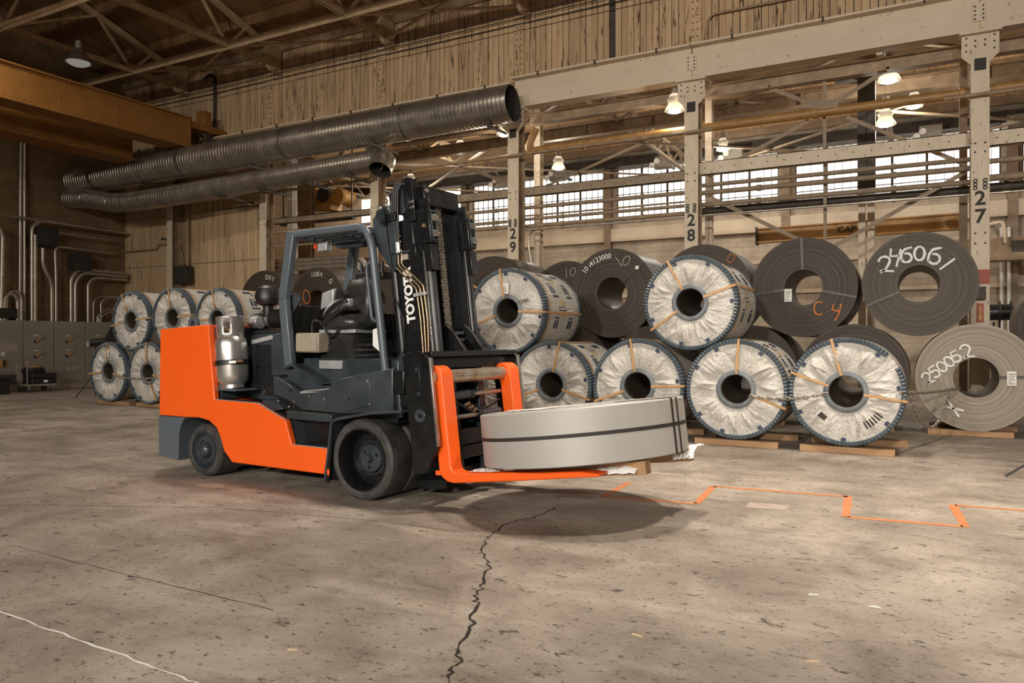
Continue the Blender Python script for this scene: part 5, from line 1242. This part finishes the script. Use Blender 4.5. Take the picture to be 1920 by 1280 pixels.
# --- tank bracket (swings out)
bx, by = -2.02, -.56
hx = side(406, 715, -.64)[0]
part(MB().cyl((hx,-.64,.80),(hx,-.64,1.10),.024,None,14), 'hinge_post', 'dgrey', 0)
part(MB().cyl((hx,-.64,.80),(hx,-.64,.87),.034,None,14), 'hinge_boss', 'dgrey', .004)
part(MB().box(hx, bx+.20, by-.13, by+.13, .868, .885), 'tank_platform', 'grey', .004)
bk = [(hx+.02,.89),(hx+.02,1.10),(hx+.07,1.17),(hx+.13,1.17),(hx+.16,.89)]
part(MB().prism([(hx+.02,.89),(hx+.045,.89),(hx+.045,1.12),(hx+.02,1.10)], by-.09, by-.075).prism([(hx+.095,.89),(hx+.12,.89),(hx+.12,1.17),(hx+.095,1.17)], by-.09, by-.075).prism([(hx+.02,1.09),(hx+.12,1.12),(hx+.12,1.18),(hx+.06,1.18)], by-.09, by-.075).prism([(hx+.02,.885),(hx+.12,.885),(hx+.12,.93),(hx+.02,.93)], by-.09, by-.075), 'tank_cradle', 'grey', .003)
part(MB().box(-1.55,-1.38,-.56,-.46,.83,.90), 'latch_block', 'black', .006); part(MB().cyl((-1.60,-.52,.865),(-1.55,-.52,.865),.018,None,10), 'latch_pin', 'baresteel', 0)
# --- wheels
def wheel(name, cx, cz, R, y0, y1, rim, dish, hub_r, nb, outward=-1):
    # y0 = outer face, y1 = inner face
    d = 1 if y1 > y0 else -1
    t = part(MB().lathe([(rim,y0+.012*d),(rim+.03,y0),(R-.025,y0+.002*d),(R-.004,y0+.022*d),(R,y0+.045*d),(R,y1-.03*d),(R-.015,y1),(rim,y1)], (cx,0,cz), (0,1,0), 56), name, 'rubber', 0, smooth=30)
    for q in (.35,.65): part(MB().lathe([(R+.0006,y0+(y1-y0)*q-.002),(R+.0012,y0+(y1-y0)*q),(R+.0006,y0+(y1-y0)*q+.002)], (cx,0,cz), (0,1,0), 56), 'tread_line', 'black', 0, t)
    part(MB().lathe([(rim+.004,y0+.016*d),(rim+.004,y0-.002*d),(rim-.008,y0-.002*d),(rim-.016,y0+.02*d),(rim-.022,y0+dish*d),(hub_r*1.45,y0+dish*d),(hub_r*1.4,y0+(dish-.02)*d),(hub_r*1.1,y0+(dish-.02)*d)], (cx,0,cz), (0,1,0), 48), 'rim', 'blacksteel', 0, t)
    hb = part(MB().lathe([(hub_r*1.12,y0+(dish+.0)*d),(hub_r*1.02,y0+(dish-.05)*d),(hub_r*.35,y0+(dish-.06)*d),(hub_r*.32,y0+(dish-.085)*d),(hub_r*.25,y0+(dish-.10)*d),(.001,y0+(dish-.105)*d)], (cx,0,cz), (0,1,0), 36), 'hub', 'dgrey', 0, t)
    for k in range(nb):
        a = 2*PI*k/nb; c = (cx+hub_r*1.25*math.cos(a), y0+(dish-.02)*d, cz+hub_r*1.25*math.sin(a))
        part(MB().cyl(c, (c[0], c[1]-.016*d, c[2]), .0105, .008, 8), 'wheel_nut', 'dgrey', 0, t)
    for k in range(3):
        a = 2*PI*k/3+.4; c = (cx+hub_r*.68*math.cos(a), y0+(dish-.052)*d, cz+hub_r*.68*math.sin(a)); part(MB().cyl(c, (c[0], c[1]-.008*d, c[2]), .018, .015, 12), 'hub_boss', 'blacksteel', 0, t)
    return t
wheel('front_tyre', -.10, .35, .35, -.75, -.475, .265, .17, .115, 28)
part(MB().lathe([(.26,-.455),(.325,-.455),(.35,-.43),(.35,-.19),(.33,-.17),(.26,-.17)], (-.10,0,.35), (0,1,0), 56), 'front_tyre', 'rubber', 0, smooth=30)
wheel('front_tyre', -.10, .35, .35, .75, .475, .265, .17, .115, 28)
part(MB().lathe([(.26,.455),(.325,.455),(.35,.43),(.35,.19),(.33,.17),(.26,.17)], (-.10,0,.35), (0,1,0), 56), 'front_tyre', 'rubber', 0, smooth=30)
part(MB().cyl((-.10,-.46,.35),(-.10,.46,.35),.26,None,32), 'drive_axle', 'blacksteel', .01)
def rear_wheel(y0, y1):
    d = 1 if y1 > y0 else -1; c = (-2.245, 0, .262); R = .262
    t = part(MB().lathe([(.185,y0+.01*d),(.20,y0),(R-.02,y0+.002*d),(R,y0+.035*d),(R,y1-.02*d),(R-.02,y1),(.18,y1)], c, (0,1,0), 48), 'rear_tyre', 'rubber', 0, smooth=30)
    part(MB().lathe([(.19,y0+.012*d),(.187,y0-.002*d),(.178,y0-.002*d),(.172,y0+.03*d),(.15,y0+.055*d),(.135,y0+.03*d),(.105,y0+.025*d),(.098,y0+.04*d),(.082,y0+.04*d),(.075,y0+.01*d),(.06,y0-.012*d),(.03,y0-.026*d),(.001,y0-.03*d)], c, (0,1,0), 40), 'rim', 'dgrey', 0, t)
rear_wheel(-.745, -.44); rear_wheel(.745, .44)
# --- front fender
fp = S([(607,903),(611,868),(619,793),(624,786),(632,783),(695,772),(752,769)], -.77)
inn = [(fp[0][0]+.022,fp[0][1]+.003),(fp[1][0]+.022,fp[1][1]),(fp[2][0]+.022,fp[2][1]-.012),(fp[3][0]+.016,fp[3][1]-.02),(fp[4][0]+.01,fp[4][1]-.022),(fp[5][0],fp[5][1]-.022),(fp[6][0],fp[6][1]-.022)]
fen = part(MB().prism(fp + inn[::-1], -.775, -.30), 'front_fender', 'dgrey', .004)
part(MB().prism(fp[:1]+fp[1:3]+[fp[3],fp[4],fp[5],fp[6]]+[(fp[6][0],fp[6][1]-.06),(fp[5][0]-.1,fp[5][1]-.10),(-.42,.55),(-.50,.35),(-.50,.115)], -.30, -.28), 'fender_liner', 'black', 0)
part(MB().prism(inn[:3]+[(-.44,.40),(-.47,.12)], -.765, -.745), 'mud_flap', 'blacksteel', .004)
a, b = side(613,885,-.78); part(MB().lathe([(.001,-.004),(.013,-.003),(.015,0)], (0,0,0), (0,1,0), 14).xf(lambda x, y, z: (x+a+.01, y-.774, z*2.1+b)), 'lit_slot_patch', 'orange', 0)  # solid orange patch, its colour stands in for the orange-lit slot
# --- mast (tilted back)
for s in (-1, 1):
    Y = lambda a, b: (min(s*a, s*b), max(s*a, s*b))
    y0, y1 = Y(.36, .335); part(mbox(-.30, .0, y0, y1, -.05, 2.02), 'outer_rail', 'blacksteel', .006)
    y0, y1 = Y(.36, .25); part(mbox(-.02, .0, y0, y1, .0, 2.02), 'rail_flange', 'blacksteel', .004)
    part(mbox(.0, .006, *Y(.35, .285), .35, 2.02), 'wear_strip', 'baresteel', .002)
    y0, y1 = Y(.325, .30); part(mbox(-.19, .02, y0, y1, .1, 2.40), 'middle_rail', 'blacksteel', .005)
    y0, y1 = Y(.325, .22); part(mbox(.0, .022, y0, y1, .1, 2.36), 'rail_flange', 'blacksteel', .004)
    part(mbox(.022, .028, *Y(.322, .245), .9, 2.07), 'wear_strip', 'silver', .002)
    y0, y1 = Y(.29, .265); part(mbox(-.14, .06, y0, y1, .15, 2.50), 'inner_rail', 'blacksteel', .005)
    rb = part(mbox(-.04, .10, *Y(.34, .24), 2.08, 2.38), 'roller_housing', 'blacksteel', .012)
    part(mbox(.10, .112, *Y(.33, .32), 2.10, 2.36), 'housing_rim', 'dgrey', .003, rb); part(mbox(.10, .112, *Y(.26, .25), 2.10, 2.36), 'housing_rim', 'dgrey', .003, rb)
    part(mbox(.10, .112, *Y(.33, .25), 2.35, 2.365), 'housing_rim', 'dgrey', .003, rb); part(mbox(.10, .112, *Y(.33, .25), 2.095, 2.11), 'housing_rim', 'dgrey', .003, rb)
    for w_ in (2.16, 2.30): part(MB().lathe([(.001,-.03),(.03,-.03),(.034,0),(.03,.03),(.001,.03)], Mm(.105, s*.29, w_), (0,1,0), 14), 'roller', 'baresteel', 0, rb)
    part(MB().cyl(Mm(.03, s*.34, 2.24), Mm(.03, s*.352, 2.24), .022, .016, 10), 'housing_bolt', 'brass', 0, rb)
    part(mbox(-.02, .09, *Y(.345, .25), 1.84, 2.07), 'rail_stop', 'blacksteel', .006)
    lc = part(MB().cyl(Mm(-.37, s*.30, .1), Mm(-.37, s*.30, 2.0), .045, None, 20), 'lift_cylinder', 'blacksteel', 0)
    part(MB().cyl(Mm(-.37, s*.30, 2.0), Mm(-.37, s*.30, 2.54), .03, None, 16), 'piston_rod', 'baresteel', 0, lc); part(MB().cyl(Mm(-.37, s*.30, 2.40), Mm(-.37, s*.30, 2.50), .055, None, 18), 'cylinder_head', 'black', .005, lc)
part(mbox(-.34, .0, -.36, .36, .02, .10), 'mast_foot_beam', 'blacksteel', .01)
part(mbox(-.31, -.27, -.34, .34, 1.2, 1.32), 'mast_cross_member', 'blacksteel', .008); part(mbox(-.28, -.24, -.34, .34, 1.95, 2.08), 'mast_cross_member', 'blacksteel', .008)
tb = part(mbox(-.13, -.02, -.22, .30, 2.46, 2.64), 'top_cross_bar', 'blacksteel', .012)
for w_ in (2.50, 2.59): part(MB().lathe([(.001,.014),(.02,.012),(.022,0)], Mm(-.02,-.19,w_), (ct,0,st), 12), 'bar_bolt', 'baresteel', 0, tb)
# head of the near rail: plates, sheave, hoses
part(mbox(-.16, -.10, -.345, -.20, 2.30, 2.71), 'head_plate', 'blacksteel', .008)
part(mprism([(-.42,2.52),(-.42,2.64),(-.30,2.69),(-.12,2.71),(-.12,2.66),(-.26,2.64),(-.26,2.52)], -.24, -.18), 'head_arm', 'blacksteel', .006)
part(mprism([(-.05,2.30),(-.05,2.68),(-.12,2.71),(-.16,2.66),(-.16,2.36),(-.12,2.30)], -.35, -.335), 'head_cheek', 'blacksteel', .006)
part(MB().lathe([(.001,-.02),(.10,-.02),(.115,-.028),(.115,.028),(.10,.02),(.001,.02)], Mm(-.205,-.31,2.50), (.25,1,0), 28), 'hose_sheave', 'dgrey', 0)
for k in range(4): part(MB().cyl(Mm(-.06-.025*(k%2),-.352,2.42+.05*(k//2)), Mm(-.06-.025*(k%2),-.365,2.42+.05*(k//2)), .014, .01, 8), 'cheek_bolt', 'baresteel', 0)
for k in range(4):
    o_ = .022*k; pth = [Mm(-.30+o_*.8, -.37, 2.05), Mm(-.29+o_*.8, -.372, 2.2), Mm(-.285+o_, -.373, 2.45), Mm(-.265+o_, -.37, 2.60), Mm(-.22+o_*.8, -.36, 2.67-.006*k), Mm(-.16+o_*.5, -.34, 2.68-.01*k), Mm(-.12+o_*.3,-.30,2.62)]
    part(MB().tube(bend(pth, .08, 4), .0105, 8), 'hydraulic_hose', 'black', 0, smooth=60)
    part(MB().cyl(Mm(-.30+o_*.8,-.37,2.05), Mm(-.297+o_*.8,-.37,2.14), .014, None, 8), 'hose_fitting', 'baresteel', 0)
part(mbox(-.33, -.12, -.385, -.355, 2.03, 2.05), 'hose_bracket', 'dgrey', .003)
part(mbox(-.20, -.06, -.37, -.33, 1.98, 2.10), 'valve_block', 'blacksteel', .008); part(mbox(-.22,-.15,-.385,-.36,1.97,2.02), 'valve_tag', 'beige', .003)
m = MB()
for k in range(22): c = Vector(Mm(-.235, -.365, 2.12+.024*k)); m.lathe([(.006,-.003),(.012,0),(.006,.003)], c, (0,1,0) if k % 2 else (1,0,0), 8)
part(m, 'hose_chain', 'chain', 0).__setitem__('kind', 'stuff')
# brass hard lines down the side
for k in range(3):
    pts = [(741+6*k,468),(741+6*k,499-2*k),(781+6.5*k,541-3*k),(789+6.5*k,600),(794+5*k,664)]
    part(MB().tube(bend([(a,-.372,b) for a, b in S(pts,-.372)], .03, 3), .0085, 8), 'hydraulic_line', 'brass', 0, smooth=60)
(xa, za), (xb, zb) = side(777,550,-.38), side(800,556,-.38); part(MB().beam((xa,-.385,zb+.015),(xb,-.385,zb+.03),.03,.03), 'line_clamp', 'silver', .004)
part(mbox(-.23, -.21, -.30, .30, .3, 2.60), 'hose_guard', 'black', .004)
part(mbox(-.105, -.095, .055, .27, .3, 2.48), 'mast_web_plate', 'blacksteel', .003)
part(mbox(-.33, -.10, -.335, -.20, 1.98, 2.34), 'head_block', 'blacksteel', .012)
# guard wing plate, work lamp, cable
wing = [mast_inv(*side(*p,-.375)) for p in [(700,412),(706,401),(740,398),(744,470),(744,508),(735,507),(703,456)]]
part(mprism(wing, -.385, -.37), 'wing_plate', 'dgrey', .005)
p = mast_inv(*side(717,403,-.45))
lp = part(MB().lathe([(.001,-.05),(.05,-.045),(.08,-.02),(.088,0),(.08,.01),(.001,.015)], Mm(p[0],-.44,p[1]), (.9,.35,.1), 28), 'work_lamp', 'dgrey', 0)
part(mbox(p[0]-.03, p[0]+.1, -.40, -.37, p[1]-.06, p[1]+.02), 'lamp_bracket', 'black', .005, lp)
part(MB().tube(bend([(a,-.40,b) for a, b in S([(723,420),(727,455),(733,495),(737,505),(742,560),(757,600),(757,660),(750,672)],-.40)], .04, 3), .007, 6), 'lamp_cable', 'black', 0, lp, 60)
# TOYOTA lettering, read upwards
vs, fs = text_mesh('TOYOTA', 1.0, .05); w0 = min(v[0] for v in vs); w1 = max(v[0] for v in vs); h0 = min(v[1] for v in vs); h1 = max(v[1] for v in vs)
k1, k2 = .50/(w1-w0), .10/(h1-h0); LB = mast_inv(*side(766.5, 553, -.362))
part(MB().add([Mm(LB[0]-(v[1]-(h0+h1)/2)*k2, -.3625, LB[1]+(v[0]-(w0+w1)/2)*k1) for v in vs], fs), 'maker_lettering', 'white', 0, smooth=0)
# lift chain in the mast middle
m = MB(); 
for k in range(44):
    w_ = 1.28+.0285*k
    for q in range(3 if k % 2 else 4): 
        yy = -.035+.024*q+(.012 if k % 2 else 0); m.add(*[(lambda b: (b.v, b.f))(MB().box(-.075,-.055,yy-.004,yy+.004,w_-.017,w_+.017).xf(Mm))][0])
    m.cyl(Mm(-.065,-.045,w_+.01), Mm(-.065,.05,w_+.01), .006, None, 6)
part(m, 'lift_chain', 'chain', 0).__setitem__('kind', 'stuff')
part(MB().cyl(Mm(-.14,.0,.2), Mm(-.14,.0,2.2), .055, None, 20), 'centre_cylinder', 'blacksteel', 0)
part(MB().lathe([(.001,-.05),(.07,-.05),(.06,-.02),(.06,.02),(.07,.05),(.001,.05)], Mm(-.10,.0,2.50), (0,1,0), 22), 'chain_sheave', 'dgrey', 0)
for w_ in (1.22, 1.28): part(mbox(-.05,.02,-.12,.12,w_,w_+.03), 'chain_anchor', 'dgrey', .005)
# mast mounting on the truck
mb_ = part(MB().box(.10,.34,-.62,-.40,.80,1.10), 'tilt_bracket', 'blacksteel', .012)
for (a, b) in S([(721,724),(715,737),(718,733),(713,724)], -.63): part(MB().lathe([(.001,-.02),(.014,-.018),(.018,0)], (a,-.622,b), (0,1,0), 10), 'bracket_bolt', 'brass', 0, mb_)
part(MB().cyl((.22,-.60,.72),(.20,-.60,.95),.028,None,14), 'tilt_cylinder', 'dgrey', 0); part(MB().box(.14,.30,-.66,-.58,.92,1.12), 'tilt_yoke', 'blacksteel', .01)
part(MB().box(.18,.36,-.60,-.36,1.08,1.25), 'mast_shoulder', 'dgrey', .02)
# --- carriage
cp = [(-.06,1.10),(.0,1.13),(.12,1.13),(.22,1.06),(.215,.32),(.06,.125),(-.055,.125)]
for s in (-1, 1):
    y0, y1 = sorted((s*.69, s*.66)); pl = part(mprism(cp, y0, y1), 'carriage_side_plate', 'blacksteel', .006)
    part(mbox(.215, .235, y0-.006*(s<0), y1+.006*(s>0), .34, 1.06), 'plate_edge', 'baresteel', .003, pl)
    if s < 0:
        part(mprism([(.06,.74),(.115,.74),(.115,1.02),(.06,1.02)], -.70, -.69), 'wear_pad', 'blacksteel', .004, pl); 
        for w_ in (.78,.98): part(MB().cyl(Mm(.09,-.70,w_), Mm(.09,-.708,w_), .015, None, 8), 'pad_bolt', 'dgrey', 0, pl)
        part(MB().lathe([(.02,0),(.05,-.004),(.055,0),(.04,.006),(.001,.006)], Mm(.07,-.692,.60), (0,1,0), 22), 'pivot_boss', 'dgrey', 0, pl)
part(mbox(.06, .23, -.66, .66, 1.07, 1.115), 'carriage_top_bar', 'blacksteel', .006)
part(mbox(.10, .14, -.66, .66, .97, 1.07), 'carriage_rear_bar', 'blacksteel', .006)
for y in (-.22, .20): part(mbox(.03, .09, y-.05, y+.05, .0, 1.07), 'carriage_upright', 'dgrey', .008)
for w0, w1 in ((.30,.44),(.18,.29)): part(mbox(.05, .11, -.62, .62, w0, w1), 'carriage_cross_plate', 'blacksteel', .008)
for y in (-.12, .17):
    part(mprism([(.06,1.115),(.20,1.115),(.08,1.30),(.0,1.38),(-.02,1.38),(-.02,1.115)], y-.02, y+.02).xf(lambda a, b, c: (a, b, c)), 'chain_horn', 'blacksteel', .005)
part(MB().cyl(Mm(.19,-.66,.90), Mm(.19,.66,.90), .058, None, 28), 'fork_shaft', 'rustshaft', 0)
for y0, y1, y2, w_ in ((-.47,-.08,.41,.735),(.36,.02,-.47,.55)):
    sc_ = part(MB().cyl(Mm(.15,y0,w_), Mm(.15,y1,w_), .04, None, 18), 'side_shift_cylinder', 'dgrey', 0); part(MB().cyl(Mm(.15,y1,w_), Mm(.15,y2,w_), .02, None, 14), 'shift_rod', 'baresteel', 0, sc_); part(MB().cyl(Mm(.15,y1-.02,w_), Mm(.15,y1+.03,w_), .046, None, 18), 'cylinder_gland', 'blacksteel', .003, sc_)
part(MB().tube(bend([Mm(.12,-.45,.68),Mm(.16,-.25,.66),Mm(.16,-.10,.58),Mm(.15,.2,.60),Mm(.12,.45,.66)], .1), .012, 8), 'shift_hose', 'black', 0, smooth=60)
for k in range(3): part(MB().cyl(Mm(.15,-.16+.05*k,.64-.03*k), Mm(.19,-.14+.05*k,.66-.03*k), .016, None, 8), 'hose_fitting', 'brass', 0)
fork = arc(.19, .90, .098, 150, 0, 10) + [(.288,.17)] + [(.30,.135),(.33,.115)] + [(1.45,.095),(1.60,.075),(1.60,.055),(.9,.04),(.30,.036)] + [(.235,.05),(.185,.09),(.165,.15)] + [(.165,.80)]
for y0, y1 in ((-.63,-.475),(.415,.57)):
    f = part(mprism(fork, y0, y1), 'fork', 'orange', .012)
part(mbox(.10,.18,-.60,-.52,.10,.14), 'fork_lock', 'orange', .005)

# ================================================================ gas cylinder, slit coil, dunnage on the forks
def fw(x, y, z): return FKO + Vector((x*fcy-y*fsy, x*fsy+y*fcy, z))
g = thing('gas_cylinder', 'silver gas cylinder strapped upright behind the forklift cab', 'gas cylinder', fw(bx, by, .886), FKYAW); g.rotation_euler = (0, rad(-5), FKYAW)
tk = MB().lathe([(.001,.04),(.06,.03),(.105,.03),(.142,.07),(.155,.12),(.155,.44),(.148,.485),(.125,.52),(.115,.535)], (0,0,0), (0,0,1), 44).build('tank_body', MT['tank'], g)
MB().lathe([(.105,.0),(.112,.0),(.112,.045),(.10,.055)], (0,0,0), (0,0,1), 40).build('foot_ring', MT['tank'], g)
vs = []; fs = []; n = 48; lv = [(.118,.515),(.126,.53),(.128,.565),(.128,.66),(.128,.715),(.131,.725)]
for (r, z) in lv:
    for j in range(n): q = 2*PI*j/n; vs.append((r*math.cos(q), r*math.sin(q), z))
for i in range(len(lv)-1):
    for j in range(n):
        a = math.degrees(2*PI*(j+.5)/n)
        if i == 2 and (262 < a < 292 or 80 < a < 112): continue
        j2 = (j+1) % n; fs.append((i*n+j, i*n+j2, (i+1)*n+j2, (i+1)*n+j))
cl = MB().add(vs, fs).build('collar', MT['tank'], g); md = cl.modifiers.new('sheet', 'SOLIDIFY'); md.thickness = .006
MB().cyl((0,0,.52),(0,0,.60),.025,None,12).cyl((-.06,0,.59),(.06,0,.59),.014,None,10).build('valve', MT['brass'], g)
stp = MB().lathe([(.156,.235),(.161,.235),(.161,.285),(.156,.285)], (0,0,0), (0,0,1), 44, True).build('strap_band', MT['black'], g)
MB().box(.03,.11,-.178,-.150,.24,.275).build('buckle', MT['baresteel'], g, bevel=.005); MB().cyl((.10,-.165,.262),(.16,-.135,.262),.014,None,10).build('buckle_screw', MT['brass'], g)
for o_ in g.children: o_.rotation_euler = (0, 0, rad(32))
ROT = (0, -TILT, FKYAW)
CU, CR, CH = 1.185, .825, .41
sc0 = thing('slit_coil', 'broad flat grey slit-steel coil lying on the forks, banded black', 'coil', fw(*Mm(CU, 0, .137))); sc0.rotation_euler = (rad(-1.0), -TILT, FKYAW)
prof = [(.33,.0),(CR-.01,.0),(CR,.006),(CR,CH-.006),(CR-.008,CH)]
for k in range(14): r = CR-.02-k*.034; prof += [(r, CH+(.004 if k % 2 else -.003)), (r-.03, CH+(.004 if k % 2 else -.003))]
prof += [(.33,CH),(.33,0)]
MB().lathe(prof, (0,0,0), (0,0,1), 128).build('wound_strip', MT['slit'], sc0, smooth=30)
MB().cyl((0,0,.004),(0,0,.012),.34,None,40).build('bore_light_stop', MT['beige'], sc0)  # unseen disc added to keep light from leaking through the bore
MB().lathe([(CR+.0005,.205),(CR+.003,.205),(CR+.003,.232),(CR+.0005,.232)], (0,0,0), (0,0,1), 128).build('girth_band', MT['stencil'], sc0)
for a in (-8, -2):
    d = Vector((math.cos(rad(a)), math.sin(rad(a)), 0)); MB().beam(d*(CR+.004)+Vector((0,0,-.004)), d*(CR+.004)+Vector((0,0,CH+.004)), .02, .004, d).beam(d*.33+Vector((0,0,CH+.007)), d*(CR+.004)+Vector((0,0,CH+.007)), .02, .004).build('eye_strap', MT['steel_strap'], sc0, smooth=0)
MB().add([(x, y, CH+.012+.006*math.sin(9*x)) for x, y in ((-.6,-.2),(-.42,-.42),(-.1,-.5),(.02,-.38),(-.12,-.3),(-.35,-.2))], [(0,1,2,3,4,5)]).build('paper_scrap', MT['paper'], sc0, smooth=0)
for y, u0, u1, lab in ((-.37,.75,1.87,'near timber under the slit coil, end grain showing'), (.30,.75,1.97,'far timber under the slit coil, behind the white plastic')):
    t = MB().box(0, u1-u0, -.05, .05, 0, .098).build('dunnage_timber', MT['wood'], bevel=.004); t.location = fw(*Mm(u0, y, .03)); t.rotation_euler = ROT; tag(t, lab, 'timber', 'timbers on the forks')
def sheet(label, u0, u1, y0, y1, w_, seed):
    rn = random.Random(seed); nu, ny = 16, 8; vs = []; fs = []
    for i in range(nu+1):
        for j in range(ny+1):
            u = u0+(u1-u0)*i/nu; y = y0+(y1-y0)*j/ny + rn.uniform(-.012,.012); drop = -.075*max(0, 1-j/3)**1.5
            vs.append((u-u0+rn.uniform(-.01,.01), y-y0, drop+rn.uniform(-.008,.008)))
    for i in range(nu):
        for j in range(ny): q = i*(ny+1)+j; fs.append((q, q+1, q+ny+2, q+ny+1))
    t = MB().add(vs, fs).build('plastic_sheet', MT['white'], smooth=25); t.location = fw(*Mm(u0, y0, w_)); t.rotation_euler = ROT
    md = t.modifiers.new('film', 'SOLIDIFY'); md.thickness = .002
    return tag(t, label, 'sheet')
sheet('crumpled white plastic film spilling out under the slit coil', 1.36, 1.80, -.47, -.1, .128, 3)
sheet('small white plastic film flap at the right end of the slit coil', 1.86, 2.02, .18, .5, .135, 4)
sheet('white paper scrap by the heel of the near fork', .42, .72, -.60, -.42, .125, 5)

# ================================================================ marks and scraps on the floor
TP = [((1132,930),(1181,904),'short orange tape under the near timber'), ((1134,931),(1306,944),'first long thin orange tape right of the forks'), ((1306,944),(1338,911),'second short orange tape, slanting'), ((1338,912),(1590,931),'long orange tape in front of the wrapped coils'),
      ((1590,930),(1586,969),'third short orange tape, nearly upright'), ((1588,969),(1806,987),'long dark-edged orange tape nearest the camera'), ((1786,946),(1810,988),'fourth short orange tape, at the right'), ((1790,947),(1945,959),'orange tape running off the right picture edge')]
for a, b, lab in TP:
    p, q = ground(*a), ground(*b); d = q-p; n = Vector((-d.y, d.x, 0)).normalized(); L = d.length; k = max(3, int(L/.12)); m = MB(); vs = []
    for i in range(k+1):
        c = d*(i/k); w_ = .036*RND.uniform(.75,1.05); vs += [tuple(c+n*w_), tuple(c-n*w_)]
    m.add(vs, [(2*i,2*i+1,2*i+3,2*i+2) for i in range(k)]); t = m.build('floor_tape', MT['tape'], smooth=0); t.location = (p.x, p.y, .002); tag(t, lab, 'tape', 'orange tape on the floor')
g1 = [ground(*p) for p in ((1398,952),(1405,942),(1482,947),(1476,957))]
t = MB().add([tuple(p-g1[0]+Vector((0,0,.0022))) for p in g1], [(0,1,2,3)]).build('floor_patch', MT['faded'], smooth=0); t.location = g1[0]; tag(t, 'faded pale patch inside the orange tape', 'patch')
for k, (px, py, l, a, mt, lab) in enumerate(((1342,1088,.05,20,'silver','tiny crumpled foil scrap on the open floor'), (1526,1115,.06,-5,'white','thin white splinter on the open floor'), (1640,1138,.06,-30,'white','white splinter near the right'), (1194,1191,.06,-35,'wood_pale','wood splinter on the open floor'), (1524,1240,.06,-5,'wood_pale','wood splinter near the bottom edge'), (548,1218,.05,5,'wood_pale','small orange-brown splinter left of the crack'))):
    p = ground(px, py); t = MB().prism([(-l/2,0),(-l*.3,.006),(l*.4,.004),(l/2,0),(l*.2,.0),(-l*.2,.0)], -.004, .004).build('floor_scrap', MT[mt], smooth=0); t.location = p; t.rotation_euler = (0,0,CAM_YAW+rad(a)); tag(t, lab, 'scrap', 'scraps on the floor')
